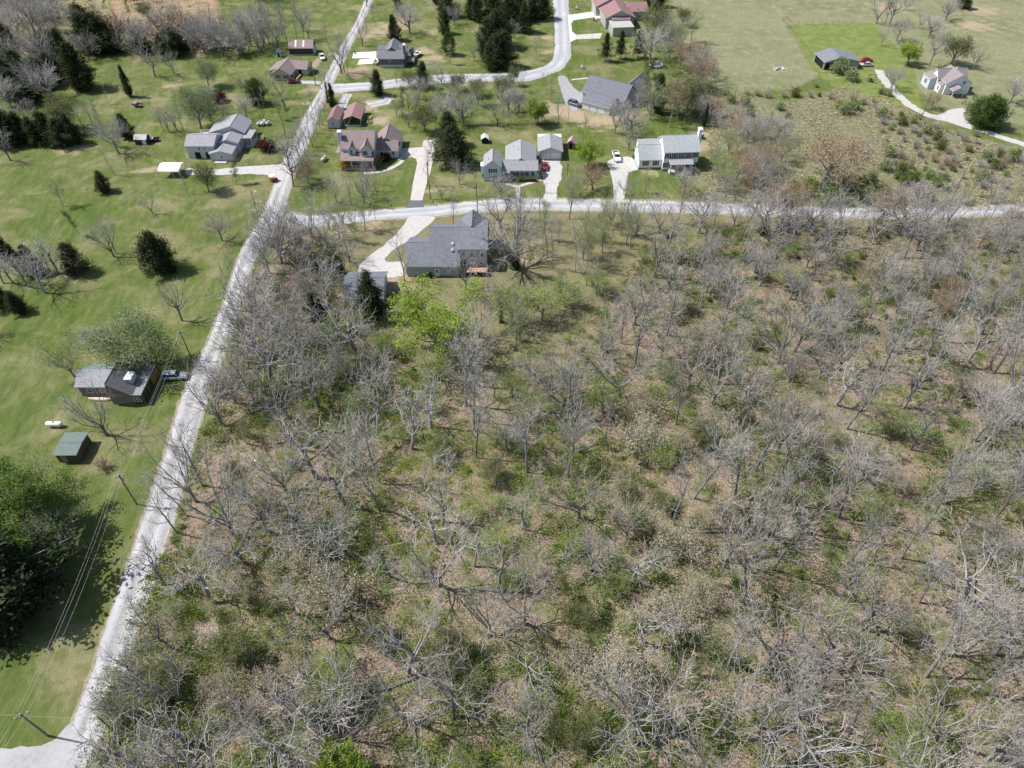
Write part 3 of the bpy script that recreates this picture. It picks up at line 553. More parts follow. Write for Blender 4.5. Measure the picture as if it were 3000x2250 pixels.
h.block(14.42, 6.6, 17.0, 12.0, 2.9, 'flat', 0, .1, open_=True, rn='porch_roof'); h.posts([(16.9, 6.7), (16.9, 9.3), (16.9, 11.9)], 0, 2.9); h.rail([(16.95, 6.7), (16.95, 11.9)], .3); h.box('porch_floor', CONCM, 14.4, 6.6, 0, 17, 12, .3)
h.win(10.3, -1.7, .8, .5, 1.0); h.box('deck', WHITEM, 1.2, 7.7, 2.3, 5.4, 11.5, 2.45); h.rail([(1.2, 7.7), (1.2, 11.5), (5.4, 11.5)], 2.45); h.posts([(1.25, 7.8), (1.25, 11.4), (5.3, 11.4)], 0, 2.3)
h.win(13.9, 5, 1.2, .8, 1.1, 'R'); h.win(14.4, 13, 1.4, .8, 1.1, 'R'); h.box('concrete_pad', CONCM, 8.2, -3.2, 0, 11.6, -1.8, .25)
h = Bld("carport", (-98.6, 181.6), -1, "white arched metal carport standing open on the lawn left of the grey house", "carport", WHITE, WHITEM)
rr = MB(); ws = [(0, 1.9), (.25, 2.25), (.9, 2.55), (2.5, 2.95), (4.1, 2.55), (4.75, 2.25), (5, 1.9)]
for (y0, z0), (y1, z1) in zip(ws, ws[1:]): rr.add([(0, y0, z0), (6.0, y0, z0), (6.0, y1, z1), (0, y1, z1), (0, y0, z0 + .05), (6.0, y0, z0 + .05), (6.0, y1, z1 + .05), (0, y1, z1 + .05)], [(3,2,1,0),(4,5,6,7),(0,1,5,4),(2,3,7,6),(1,2,6,5),(3,0,4,7)])
rr.build('roof', WHITEM, h.o); h.posts([(x, y) for x in (.05, 2, 4, 5.95) for y in (.04, 4.96)], 0, 1.9, .04)
h = Bld("shed", (-112.8, 201.4), 0, "small dark grey barn shed at the wood edge beside a flat trailer", "shed", mat("dark_wall", (.05,.05,.06)), band_mat("metal_grey", (.22,.24,.25), (.32,.34,.35), 0, .3, .4))
h.block(0, 0, 3.6, 2.8, 1.7, 'x', .9, .12, th=.07); h.door(2.8, 0, .05, .9, 1.6, m=TRIM, glass=False)

# tan house, upper left
h = Bld("house", (-82.9, 249.2), -8, "tan house with brown hipped gable roof near the dark red parked car", "house", TAN, BROWNR)
h.block(0, 0, 6.5, 10.5, 2.4, 'y', 1.9, .35); h.block(-1.9, 2.2, 3.2, 10.2, 2.3, 'shedx', 1.6, .3, wall=STONE); h.block(4.5, 5.4, 10.4, 11.0, 2.4, 'x', 1.6, .35)
h.win(2.0, 0, .9, .9, 1.0, shut=BLACK); h.win(4.8, 0, .9, 1.1, 1.1, shut=BLACK); h.win(6.5, 1.2, .9, .9, 1.0, 'R', shut=BLACK); h.win(6.5, 4, .9, .9, 1.0, 'R'); h.door(8.0, 5.4, .1, m=BLACK); h.win(10.4, 8, 1, 1, 1, 'R', shut=BLACK)
h.box('ramp', WOOD, 8.0, .2, .05, 8.4, 4.8, .7)
h = Bld("barn", (-82.2, 272.1), 0, "brown barn with two pale roof panels behind the tan house", "barn", mat("brown_boards", (.055,.035,.035), (.10,.07,.065), 2, stretch=(6, 1, .4)), roofm("barn_brown", (.25,.18,.17), (.34,.26,.245)))
h.block(0, 0, 8.9, 5.4, 2.6, 'x', 2.0, .2); h.box('gable_cladding', PBLUE, 8.92, .1, 0, 8.97, 5.3, 2.6); h.box('low_sill', CREAM, 0, -.1, 0, 8.9, -.02, .3)
for x in (2.3, 5.2):
    t = .16 + .03; MB().add([(x, .2, 2.6 + .2*.74 + t), (x+.6, .2, 2.6 + .2*.74 + t), (x+.6, 2.3, 2.6 + 2.3*.74 + t), (x, 2.3, 2.6 + 2.3*.74 + t), (x, .2, 2.64 + .2*.74 + t), (x+.6, .2, 2.64 + .2*.74 + t), (x+.6, 2.3, 2.64 + 2.3*.74 + t), (x, 2.3, 2.64 + 2.3*.74 + t)], [(3,2,1,0),(4,5,6,7),(0,1,5,4),(1,2,6,5),(2,3,7,6),(3,0,4,7)]).build('roof_panel', TRIM, h.o)
h = Bld("outhouse", (-86.5, 270.2), -4, "narrow pale blue outhouse with peaked roof left of the brown barn", "outhouse", PBLUE, LIGHTR)
h.block(0, 0, 1.5, 1.5, 2.1, 'y', .8, .1, th=.06); h.box('door', DARKM, .4, -.04, .05, 1.1, .02, 1.7)

# dark slate house with white driveways
h = Bld("house", (-47.6, 260.4), 1, "dark slate blue house with grey roof and chimney beside bright white driveways", "house", SLATEW, DARKR)
h.block(0, 0, 9.0, 5.6, 3.3, 'x', 1.9, .35); h.box('brick_base', CREAM, -.04, -.05, 0, 8.9, -.01, 1.0); h.win(4.0, 0, 1.9, .5, .8)
h.block(1.0, 2.6, 9.0, 11.0, 3.2, 'y', 3.0, .3, frac=.48); h.block(-.4, 5.0, 9.4, 10.6, 3.1, 'x', 2.0, .3); h.chimney(9.05, 1.0, 9.8, 2.4, 7.4, SLATEW); h.garage(0, 2.8, .05, 3.2, 2.2, 'L')
h.box('deck', GREYW, 9.9, 2.0, 1.0, 12.5, 7.5, 1.15).posts([(12.4, 2.1), (12.4, 7.4)], 0, 1.0, .06, 'deck_post', GREYW); h.rail([(9.95, 7.4), (12.4, 7.4), (12.4, 2.1)], 1.15, GREYW)
# big grey house on the turn
h = Bld("house", (22.8, 226.4), -32, "large modern grey house with angled gable roofs on straw mulched ground", "house", GREYS, roofm("storm", (.12,.125,.15), (.21,.215,.245)))
h.block(0, 0, 9.6, 7.4, 2.5, 'x', 1.7, .35, wall=PBLUE); h.block(-3.0, 5.6, 11.8, 15.6, 3.2, 'x', 3.3, .4); h.block(7.0, 11.0, 14.5, 21.5, 3.2, 'y', 3.3, .35, wall=GREYS)
for x in (1.3, 4.1, 6.9): h.garage(x, 0, .05, 2.2, 2.0)
h.door(-1.6, 5.6, .05)
# red-brown roofed house at the top
h = Bld("house", (37.0, 299.6), 6, "house with dark red roof and pale gable wall behind three cedars", "house", STONE, REDR)
h.block(0, 0, 11.4, 16.5, 4.1, 'y', 2.6, .5); h.block(1.2, -8.6, 9.4, -.02, 3.2, 'flat', .0, .1, wall=STONE, roof=STONE); h.block(2.3, -1.5, 9.4, -.04, 3.9, 'shed', .5, .1, wall=STONE)
h.block(-1.5, 12.8, 9.8, 22, 4.4, 'y', 2.6, .4); h.block(11.4, 8.6, 19.0, 18.4, 3.4, 'x', 1.9, .4); h.win(6.6, 0, 2.2, .8, .3); h.box('step', NEWC, -1.6, 10, 0, .0, 12.7, .9); h.rail([(-1.6, 10), (-1.6, 12.6)], .9)
h.win(13, 8.6, 1.0, 1.6, 1.3, dbl=True); h.win(16, 8.6, 1.0, 1.6, 1.3, dbl=True)

# house on the left lawn by the road
NGREEN = roofm("pale_green", (.17,.24,.225), (.24,.31,.29)); CHAR = roofm("charcoal", (.10,.10,.11), (.18,.18,.19)); DGREY = roofm("porch_grey", (.20,.21,.215), (.27,.28,.285))
h = Bld("house", (-84.0, 96.4), 0, "old house with steep charcoal gable and pale green rear roof near a silver car", "house", mat("weathered_boards", (.14,.12,.10), (.26,.22,.19), 3), roofm("mid_grey", (.26,.265,.285), (.36,.365,.39)))
h.block(0, .3, 8.6, 3.2, 2.8, 'shed', 1.55, .35); h.block(.3, 3.22, 8.6, 6.2, 2.7, 'x', 1.6, .2, frac=.04, roof=NGREEN)
h.block(6.9, -1.9, 11.2, 6.1, 2.9, 'y', 2.7, .25, roof=CHAR, frac=.14); h.block(9.7, .3, 11.0, 2.4, 4.4, 'flat', 0, .05, roof=TRIM, wall=GREYS, z0=2)
h.block(11.22, -1.9, 13.0, 6.3, 2.5, 'shed', .3, .15, roof=DGREY, wall=mat("dark_board_wall", (.05,.045,.03), (.09,.075,.05), 3))
h.win(2, .3, 1, .8, 1.0); h.win(4.5, .3, 1, .8, 1.0); h.win(12, -1.9, .8, 1.2, 1.0, dbl=True); h.box('wood_panel', mat("orange_wood", (.30,.18,.07), (.40,.25,.10), 3), 13.02, 3.2, .2, 13.08, 6.2, 2.2)
h.posts([(13.1, -1.8), (13.1, 1), (13.1, 3)], 0, 2.4, .05, 'post', mat("yellow_post", (.32,.24,.08)))
h = Bld("shed", (-81.0, 80.1), 1, "square shed with flat dark green roof on the left lawn", "shed", mat("shed_olive", (.07,.06,.035), (.12,.10,.06), 3, stretch=(5, 5, 1)), roofm("shed_green", (.12,.165,.15), (.17,.215,.195)))
h.block(0, 0, 3.7, 4.9, 2.2, 'x', .25, .25, th=.12); h.door(1.2, 0, .05, .8, 1.8, m=GREYW, glass=False)

# metal outbuilding and white farmhouse, upper right
h = Bld("barn", (110.8, 258.4), 5, "low grey metal barn with open left bay beside the red and silver cars", "barn", band_mat("metal_sage", (.28,.31,.29), (.36,.39,.37), 0, .3, .5), band_mat("metal_roof_grey", (.17,.18,.20), (.235,.245,.265), 0, .3, .5))
h.block(0, 0, 12.8, 8.6, 2.7, 'y', 1.5, .35, frac=.42, th=.08); h.box('bay_opening', DARKM, .5, -.03, .05, 4.6, .02, 2.3).box('bay_opening', DARKM, -.03, .6, .05, .02, 8.0, 2.3); h.win(10.6, 0, 1.1, .6, .7)
h = Bld("house", (143.3, 237.5), 2, "white farmhouse with brown roofs facing the white gravel drive at the right", "house", WHITE, roofm("plum_brown", (.20,.17,.175), (.29,.25,.255)))
h.block(1.2, 0, 9.6, 8.4, 3.7, 'y', 2.6, .35); h.block(.1, 3.8, 9.8, 8.6, 3.9, 'x', 2.2, .3); h.block(-2.0, 4.6, .1, 9.6, 3.2, 'shedx', .7, .2, wall=PBLUE); h.block(2.8, -2.8, 6.6, -.02, 2.3, 'y', 1.0, .3, open_=True, rn='porch_roof'); h.posts([(2.9, -2.7), (6.5, -2.7)], 0, 2.3)
h.block(0, .8, 1.2, 3.4, 2.6, 'shedx', .5, .15); h.win(7.0, 0, 3.4, .9, .9, dbl=True); h.win(4.3, 0, 1, .8, 1.2); h.win(0, 2, 1.0, .8, 1.1, 'L'); h.win(.1, 5.4, 2.6, .5, .6, 'L'); h.win(-2.0, 7, 1.2, 1.4, 1.3, 'L', dbl=True); h.chimney(5.2, 4.4, 5.5, 4.7, 6.9, WHITEM, 5)
# small outbuildings
def small_shed(px, py, yaw, wd, dp, ht, rh, label, wall, roof, ridge='y', cat="shed", name="shed", door=True):
    x, y = at(px, py); b_ = Bld(name, (x, y), yaw, label, cat, wall, roof); b_.block(0, 0, wd, dp, ht, ridge, rh, .2, th=.08)
    if door: b_.box('door', DARKM, wd * .3, -.04, .05, wd * .7, .02, min(1.8, ht - .15))
    return b_
small_shed(1661, 436, -14, 2.2, 3.0, 1.9, .9, "tiny old brick shed with rusty tin roof right of the blue garage", mat("old_brick", (.22,.13,.10), (.32,.21,.17), 5), mat("rusty_tin", (.30,.20,.16), (.45,.36,.31), 3, .6))
small_shed(1412, 421, 4, 1.9, 2.2, 1.5, .6, "small dark play hut with domed white roof on the farmhouse back lawn", mat("black_mesh", (.015,.015,.018)), WHITEM)
small_shed(2052, 408, 8, .9, 1.3, 1.3, .4, "tiny white roofed hut behind the colonial house chimney", GREYW, WHITEM)
small_shed(1545, 6, 0, 5, 5, 3, 1, "green shed among the cedars at the top edge", mat("green_wall", (.05,.10,.07)), GREYR)

# ------------------------------------------------------------------ vehicles
TYRE = mat("tyre", (.02,.02,.022), rough=.85); RIM = mat("rim", (.5,.5,.52), rough=.3, metal=.8); LAMP = mat("headlamp", (.75,.75,.75), rough=.15, spec=.7); TAILL = mat("tail_lamp", (.35,.02,.02), rough=.3)
def car(kind, px, py, yaw, paint, label, cat, name=None, group=None, L_=4.5, W=1.78):
    x, y = at(px, py); o = empty(name or {'sedan': 'parked_car', 'suv': 'parked_suv', 'pickup': 'pickup_truck'}[kind], (x, y, 0), R(yaw), label, cat, group)
    pm = mat("paint_" + paint[0], paint[1], rough=.25, spec=.6); h2 = L_/2; hw = W/2
    prof = {'sedan': [(-1, .35, .62), (-.97, .62, .80), (-.72, .30, .88), (-.5, .26, .92), (.25, .26, .92), (.55, .26, .88), (.9, .30, .80), (1, .36, .62)],
            'suv': [(-1, .40, .85), (-.98, .45, 1.0), (-.72, .32, 1.02), (-.4, .3, 1.04), (.2, .3, 1.04), (.5, .3, 1.02), (.93, .34, .92), (1, .42, .72)],
            'pickup': [(-1, .45, .95), (-.98, .45, 1.0), (-.7, .42, 1.0), (-.3, .4, 1.0), (.2, .4, 1.02), (.5, .4, 1.02), (.94, .42, .95), (1, .48, .78)]}[kind]
    rings = []
    for t, z0, z1 in prof:
        z0 = min(z0, z1 - .1); e = .86 if abs(t) > .96 else 1.0; X = t * h2
        rings.append([(X, -hw * e * .92, z0), (X, -hw * e, (z0 + z1) / 2), (X, -hw * e * .93, z1 - .04), (X, -hw * .6 * e, z1 + .02), (X, hw * .6 * e, z1 + .02), (X, hw * e * .93, z1 - .04), (X, hw * e, (z0 + z1) / 2), (X, hw * e * .92, z0)])
    MB().loft(rings).build('body', pm, o, smooth=True)
    cab = {'sedan': (-.68, -.38, .12, .46, .9, 1.38), 'suv': (-.95, -.82, .14, .44, 1.0, 1.66), 'pickup': (-.30, -.22, .18, .42, 1.0, 1.68)}[kind]
    a, b_, c_, d_, zb, zt = cab; wv = hw * .9; wt = hw * .68
    base = [(a * h2, -wv, zb), (d_ * h2, -wv, zb), (d_ * h2, wv, zb), (a * h2, wv, zb)]; top = [(b_ * h2, -wt, zt), (c_ * h2, -wt, zt), (c_ * h2, wt, zt), (b_ * h2, wt, zt)]
    g = MB().add(base + top, [(4,5,6,7),(0,1,5,4),(1,2,6,5),(2,3,7,6),(3,0,4,7)]); g.build('windows', GLASS, o)
    r = MB().box(b_ * h2 - .06, -wt - .04, zt - .01, c_ * h2 + .04, wt + .04, zt + .05)
    for sy in (-1, 1):
        for (p, q) in ((base[0], top[0]), (base[1], top[1]), (((base[0][0] + base[1][0]) / 2, -wv, zb), ((top[0][0] + top[1][0]) / 2, -wt, zt))):
            r.tube([(p[0], sy * abs(p[1]), p[2]), (q[0], sy * abs(q[1]), q[2])], .045, 4)
    r.build('roof', pm, o)
    if kind == 'pickup':
        bd = MB(); bd.box(-h2 * .94, -hw * .82, .99, -h2 * .36, hw * .82, 1.035); bd.build('bed_liner', DARKM, o)
        MB().box(-h2 * .98, -hw * .95, .98, -h2 * .32, -hw * .82, 1.2).box(-h2 * .98, hw * .82, .98, -h2 * .32, hw * .95, 1.2).box(-h2, -hw * .82, .98, -h2 * .94, hw * .82, 1.2).build('bed_side', pm, o)
    for sx in (-.62, .62):
        for sy in (-1, 1):
            wz = .33 if kind == 'sedan' else .37; wx = sx * h2; wh = MB().tube([(wx, sy * (hw - .2), wz), (wx, sy * (hw + .01), wz)], wz, 14).build('wheel', TYRE, o); MB().tube([(wx, sy * (hw - .02), wz), (wx, sy * (hw + .03), wz)], wz * .6, 10).build('rim', RIM, wh)
    zf = prof[-1][2] - .02
    for sy in (-1, 1):
        MB().box(h2 * .965, sy * hw * .62 - .14, zf - .16, h2 * 1.005, sy * hw * .62 + .14, zf - .01).build('headlight', LAMP, o); MB().box(-h2 * 1.005, sy * hw * .66 - .12, prof[0][2] - .16, -h2 * .965, sy * hw * .66 + .12, prof[0][2] - .01).build('tail_light', TAILL, o)
    return o
car('sedan', 1596, 492, -88, ("dark_red", (.22,.02,.03)), "dark red car parked in front of the blue garage", "car", L_=4.4)
car('pickup', 1806, 465, -84, ("white", (.80,.80,.80)), "white pickup truck on the white gravel beside the colonial house", "pickup truck", L_=5.3, W=1.9)
car('suv', 1683, 309, -38, ("slate", (.09,.11,.14)), "dark grey suv parked nose to the large modern house", "car", L_=4.7, W=1.85)
car('sedan', 861, 243, 3, ("maroon", (.09,.015,.025)), "very dark red car parked by the tan house", "car", L_=4.6)
car('pickup', 945, 172, -70, ("cream", (.70,.68,.62)), "cream pickup truck parked near the brown barn", "pickup truck", L_=4.8)
car('sedan', 2535, 180, 180, ("scarlet", (.42,.015,.03)), "bright red car parked on grass beside the metal barn", "car", L_=4.7)
car('sedan', 2537, 194, 180, ("beige", (.42,.40,.36)), "silver beige car parked in front of the bright red one", "car", L_=4.7)
car('suv', 516, 1108, 4, ("silver", (.42,.45,.50)), "silver car parked under bare branches by the gravel road", "car", L_=4.9)
# boats and odds and ends
def boat(px, py, yaw, label, hull, L_=5.0):
    x, y = at(px, py); o = empty("boat", (x, y, 0), R(yaw), label, "boat"); rings = []
    for t in (-1, -.6, 0, .45, .8, 1): 
        w_ = 1.0 * (1 - max(0, t) ** 2.2) + .02; zk = .55 + .35 * max(0, t) ** 2; rings.append([(t * L_/2, -w_, 1.25), (t * L_/2, -w_ * .85, .95), (t * L_/2, 0, zk), (t * L_/2, w_ * .85, .95), (t * L_/2, w_, 1.25), (t * L_/2, 0, 1.12)])
    MB().loft(rings).build('hull', hull, o, smooth=False); MB().box(-L_ * .28, -.55, 1.1, L_ * .02, .55, 1.25).build('cockpit', DARKM, o); MB().box(.1, -.6, 1.2, .2, .6, 1.6).build('windscreen', GLASS, o)
    t = MB().tube([(-L_/2, 0, .45), (L_/2 + 1.2, 0, .45)], .05, 4).box(-.9, -1.0, .4, -.7, 1.0, .5); t.build('trailer', STEEL, o)
    for sy in (-1, 1): MB().tube([(-.8, sy * .9, .3), (-.8, sy * 1.1, .3)], .3, 10).build('wheel', TYRE, o)
    MB().box(-L_/2 - .35, -.2, .6, -L_/2, .2, 1.5).build('motor', BLACK, o)
boat(1222, 166, -105, "silver white boat on a trailer behind the slate blue house", mat("hull_silver", (.62,.60,.58), rough=.3)); boat(1205, 158, -100, "dark blue boat on a trailer tight against the slate blue house", mat("hull_blue", (.04,.07,.16), rough=.3), 4.2)
boat(1102, 190, -78, "little open boat lying beside the slate house corner", mat("hull_tan", (.50,.46,.40)), 3.0)
def flat_trailer(px, py, yaw, label, m, L_=3.2, load=None):
    x, y = at(px, py); o = empty("trailer", (x, y, 0), R(yaw), label, "trailer"); MB().box(-L_/2, -.85, .5, L_/2, .85, .6).box(-L_/2, -.85, .6, -L_/2 + .05, .85, 1.0).box(-L_/2, .8, .6, L_/2, .85, .9).box(-L_/2, -.85, .6, L_/2, -.8, .9).build('bed', m, o)
    MB().tube([(L_/2, 0, .52), (L_/2 + 1.1, 0, .45)], .04, 4).build('drawbar', STEEL, o)
    for sy in (-1, 1): MB().tube([(0, sy * .88, .3), (0, sy * 1.05, .3)], .3, 10).build('wheel', TYRE, o)
    if load: MB().box(*load[0]).build('load', load[1], o)
flat_trailer(405, 312, -20, "small tipped trailer with silver lid on the far left lawn", mat("rust_brown", (.10,.06,.05)), load=((-1.4, -.7, .62, -.2, .7, 1.2), STEEL))
flat_trailer(452, 414, 12, "dark flat trailer next to the small grey barn shed", BLACK, load=((-.9, -.5, .6, -.1, .5, 1.1), WHITEM))
x, y = at(803, 530); o = empty("golf_cart", (x, y, 0), R(58), "small red cart with white canopy at the lawn corner by the road", "golf cart")
MB().box(-1.0, -.55, .3, 1.0, .55, .6).box(-.9, -.5, .6, -.2, .5, .95).build('body', mat("cart_red", (.28,.06,.04)), o); MB().box(-1.15, -.62, 1.75, .7, .62, 1.83).build('canopy', WHITEM, o, bevel=.03)
for sx in (-.95, .6):
    for sy in (-.5, .5): MB().tube([(sx, sy, .5), (sx, sy, 1.76)], .03, 5).build('post', STEEL, o); MB().tube([(sx * .75, sy * 1.0, .25), (sx * .75, sy * 1.25, .25)], .25, 10).build('wheel', TYRE, o)
def tank(px, py, yaw, L_, r, label, group=None, m=None):
    x, y = at(px, py); o = empty("propane_tank", (x, y, 0), R(yaw), label, "propane tank", group); rings = []
    for i in range(9):
        t = -1 + 2 * i / 8; e = L_/2 - r
        for s_ in ([-1] if t < 0 else [1]): pass
        ang = math.pi * (i / 8 - .5); xx = math.sin(ang) * r + (e if i > 4 else -e if i < 4 else 0); rr_ = max(.03, math.cos(ang) * r)
        if i == 4:
            for xx in (-e, e): rings.append([(xx, r * math.cos(a * math.pi / 6), r * math.sin(a * math.pi / 6) + r + .3) for a in range(12)])
        else: rings.append([(xx, rr_ * math.cos(a * math.pi / 6), rr_ * math.sin(a * math.pi / 6) + r + .3) for a in range(12)])
    MB().loft(rings).build('tank_body', m or WHITEM, o, smooth=True); MB().tube([(0, 0, 2 * r + .28), (0, 0, 2 * r + .45)], .16, 10).build('dome', GREYW, o)
    for sx in (-.6, .6): MB().box(sx * e - .08, -r * .7, 0, sx * e + .08, r * .7, .4).build('foot', CONCM, o)
tank(164, 1250, -2, 3.2, .5, "long white propane tank on the grass above the green roofed shed"); tank(950, 471, 80, 2.9, .5, "silver propane tank in the shade left of the dormered house", m=mat("tank_silver", (.50,.52,.54), rough=.4))
for px, py, L_, r, lb in ((760, 367, 2.2, .45, "left white tank of the three behind the grey house"), (773, 366, 2.9, .55, "largest white tank in the middle of the three behind the grey house"), (786, 366, 2.0, .42, "right smallest white tank of the three behind the grey house")): tank(px, py, 78, L_, r, lb, "white tanks behind the stepped grey house")
# trampoline
x, y = at(1920, 196); o = empty("trampoline", (x, y, 0), 0, "round trampoline with pale blue rim on the upper lawn", "trampoline"); cs = [(math.cos(a * math.pi / 12), math.sin(a * math.pi / 12)) for a in range(24)]
m = MB(); m.v = [(2.1 * c_, 2.1 * s_, .86) for c_, s_ in cs] + [(2.1 * c_, 2.1 * s_, .9) for c_, s_ in cs]; m.f = [tuple(range(24, 48)), tuple(range(23, -1, -1))] + [(i, (i + 1) % 24, 24 + (i + 1) % 24, 24 + i) for i in range(24)]; m.m = [0] * 26; m.build('mat', mat("trampoline_mat", (.07,.07,.10)), o)
m = MB(); m.tube([(2.25 * c_, 2.25 * s_, .92) for c_, s_ in cs + cs[:1]], .2, 6, cap=False); m.build('rim_pad', mat("rim_blue", (.45,.62,.68)), o)
for i in (0, 6, 12, 18): MB().tube([(2.2 * cs[i][0], 2.2 * cs[i][1], 0), (2.2 * cs[i][0], 2.2 * cs[i][1], .85)], .04, 5).build('leg', STEEL, o)
# flagpole
x, y = at(1734, 112); o = empty("flagpole", (x, y, 0), 0, "tall slim flagpole flying a striped flag before the red roofed house", "flagpole"); MB().tube([(0, 0, 0), (0, 0, 7.2)], [.06, .035], 8).build('pole', STEEL, o)
m = MB(); fl = lambda i, z: (.05 + i * .16, .10 * math.sin(i * .9), z - i * .03)
for s_ in range(13):
    for i in range(10):
        if i < 4 and s_ < 7: mi = 2
        else: mi = s_ % 2
        z1 = 7.0 - s_ * .075; z0 = z1 - .075; a, b_ = fl(i, z0), fl(i + 1, z0); c_, d_ = fl(i + 1, z1), fl(i, z1); m.add([a, b_, c_, d_], [(0, 1, 2, 3)], mi)
fo = m.build('flag', [mat("flag_red", (.45,.03,.04)), mat("flag_white", (.8,.8,.8)), mat("flag_blue", (.03,.05,.20))], o); so = fo.modifiers.new("s", 'SOLIDIFY'); so.thickness = .015
# raised beds, play set, fire pile, hedges, log
for px, py, lb in ((1082, 360, "front raised bed with pale frame and dark soil beside the sand patch"), (1083, 347, "rear raised bed planted green beside the sand patch")):
    x, y = at(px, py); o = empty("raised_bed", (x, y, 0), R(-4), lb, "raised bed", "raised garden beds by the carport"); fm = mat("bed_frame", (.55,.50,.25))
    MB().box(-.6, -.9, 0, .6, -.82, .5).box(-.6, .82, 0, .6, .9, .5).box(-.6, -.82, 0, -.52, .82, .5).box(.52, -.82, 0, .6, .82, .5).build('frame', fm, o); MB().box(-.52, -.82, 0, .52, .82, .42).build('soil', mat("bed_green", (.18,.22,.06)) if 'rear' in lb else mat("bed_soil", (.06,.05,.05)), o)
def table_set(px, py, lb, name="garden_table", cat="garden table"):
    x, y = at(px, py); o = empty(name, (x, y, 0), R(20), lb, cat); MB().box(-.5, -.5, .9, .5, .5, .96).build('top', WHITEM, o, bevel=.02)
    for a in (-.4, .4):
        for b_ in (-.4, .4): MB().box(a - .04, b_ - .04, 0, a + .04, b_ + .04, .9).build('leg', STEEL, o)
    MB().box(-.25, -.25, .96, .25, .25, 1.5).build('box', STEEL, o)
table_set(1706, 201, "small white utility table alone on the lawn by the road bend"); table_set(1690, 28, "small dark utility table on the grass beside the top road")
x, y = at(2283, 203); o = empty("debris_pile", (x, y, 0), 0, "heap of white ash and burnt debris in the meadow", "debris pile"); m = MB(); m2 = MB()
for i in range(70):
    a, r_ = rng.uniform(0, 6.28), rng.random() ** .6 * 1.9; s_ = rng.uniform(.1, .3); cx_, cy_ = r_ * math.cos(a), r_ * .7 * math.sin(a); (m if i % 3 else m2).box(cx_ - s_, cy_ - s_, 0, cx_ + s_, cy_ + s_ * .8, s_ * rng.uniform(.8, 2))
m.build('ash', mat("ash_white", (.66,.65,.64), (.5,.5,.5), 5), o); m2.build('burnt_wood', mat("char", (.06,.055,.05)), o)
def hedge(x0, y0, x1, y1, hh, lb):
    o = empty("hedge", ((x0 + x1)/2, (y0 + y1)/2, 0), 0, lb, "hedge", "clipped yellow hedges under the farmhouse windows"); n = 1500; hx, hy = (x1 - x0)/2, (y1 - y0)/2
    P = nr.uniform(-1, 1, (n, 3)) * [hx, hy, hh/2] + [0, 0, hh/2]; ax = nr.integers(0, 3, n); sgn = nr.choice([-1, 1], n)
    for i, (d, s_) in enumerate(zip(ax, sgn)): P[i, d] = [hx, hy, hh/2][d] * s_ * nr.uniform(.9, 1.05) + (hh/2 if d == 2 else 0)
    P[:, 2] = np.clip(P[:, 2], .05, None); link('foliage', leaf_quads("hedge_foliage", P, .16, LEAF['olive'], nr.random(n) * .5 + .4), o); MB().box(-hx * .9, -hy * .9, 0, hx * .9, hy * .9, hh * .9).build('branches', mat("hedge_core", (.03,.04,.015)), o)
def leaf_quads(name, P, size, m, tone, up=.35, aspect=.6, pts_mats=None):
    n = len(P); a = nr.normal(0, 1, (n, 3)); a /= np.linalg.norm(a, axis=1)[:, None]; nn = nr.normal(0, 1, (n, 3)); nn[:, 2] += up * 3; b_ = np.cross(nn, a); b_ /= (np.linalg.norm(b_, axis=1)[:, None] + 1e-9)
    s_ = (size * nr.uniform(.6, 1.4, n))[:, None]; A, B_ = a * s_, b_ * s_ * aspect
    V = np.stack([P - A, P - B_ * .9, P + A, P + B_], 1).reshape(-1, 3); Fq = np.arange(4 * n).reshape(n, 4); me = np_mesh(name, V, Fq, [m] if m else [])
    at_ = me.attributes.new("tone", 'FLOAT', 'FACE'); at_.data.foreach_set("value", np.asarray(tone, np.float32)); return me
hedge(-.3, 179.3, 2.9, 180.3, 1.0, "left clipped hedge below the farmhouse windows"); hedge(3.6, 179.4, 6.8, 180.4, 1.0, "right clipped hedge below the farmhouse windows")
# ------------------------------------------------------------------ poles, wires, fences
POLE = mat("pole_wood", (.13,.105,.09), (.22,.19,.165), 2, stretch=(4, 4, .5)); WIRE = mat("wire", (.42,.42,.40), rough=.5)
def pole(px, py, H_, lb, arm=0, yaw=0, trans=0, r=.15, lamp=False, grp=None):
    x, y = at(px, py); o = empty("utility_pole", (x, y, 0), R(yaw), lb, "utility pole", grp); MB().tube([(0, 0, 0), (0, 0, H_)], [r, r * .65], 10).build('pole', POLE, o)
    if arm:
        c_ = MB().box(-arm, -.07, H_ - .55, arm, .07, H_ - .4).build('crossarm', POLE, o)
        for s_ in (-.9, 0, .9): MB().tube([(s_ * arm, 0, H_ - .4 if s_ else H_), (s_ * arm, 0, H_ - .15 if s_ else H_ + .2)], .05, 6).build('insulator', WHITEM, c_)
    for i in range(trans): MB().tube([(.32, 0, H_ - 1.5), (.32, 0, H_ - .7)], .2, 10).build('transformer', STEEL, o)
    if lamp: MB().tube([(0, 0, H_ - .8), (1.0, 0, H_ - .5)], .03, 5).build('lamp_arm', STEEL, o); MB().box(.9, -.12, H_ - .6, 1.3, .12, H_ - .5).build('lamp_head', WHITEM, o)
    return Vector((x, y, H_))
p0 = pole(141, 2156, 7.6, "crossarmed utility pole at the bottom left junction", .8, 30); p1 = pole(344, 2153, 6.6, "plain leaning pole on the right verge at the bottom of the road", 0, r=.13)
p2 = pole(402, 1478, 8.2, "utility pole with grey transformer on the left verge by the shed", .7, 20, 1); p3 = pole(562, 1052, 7.6, "utility pole above the silver car beside the road", .5, 20)
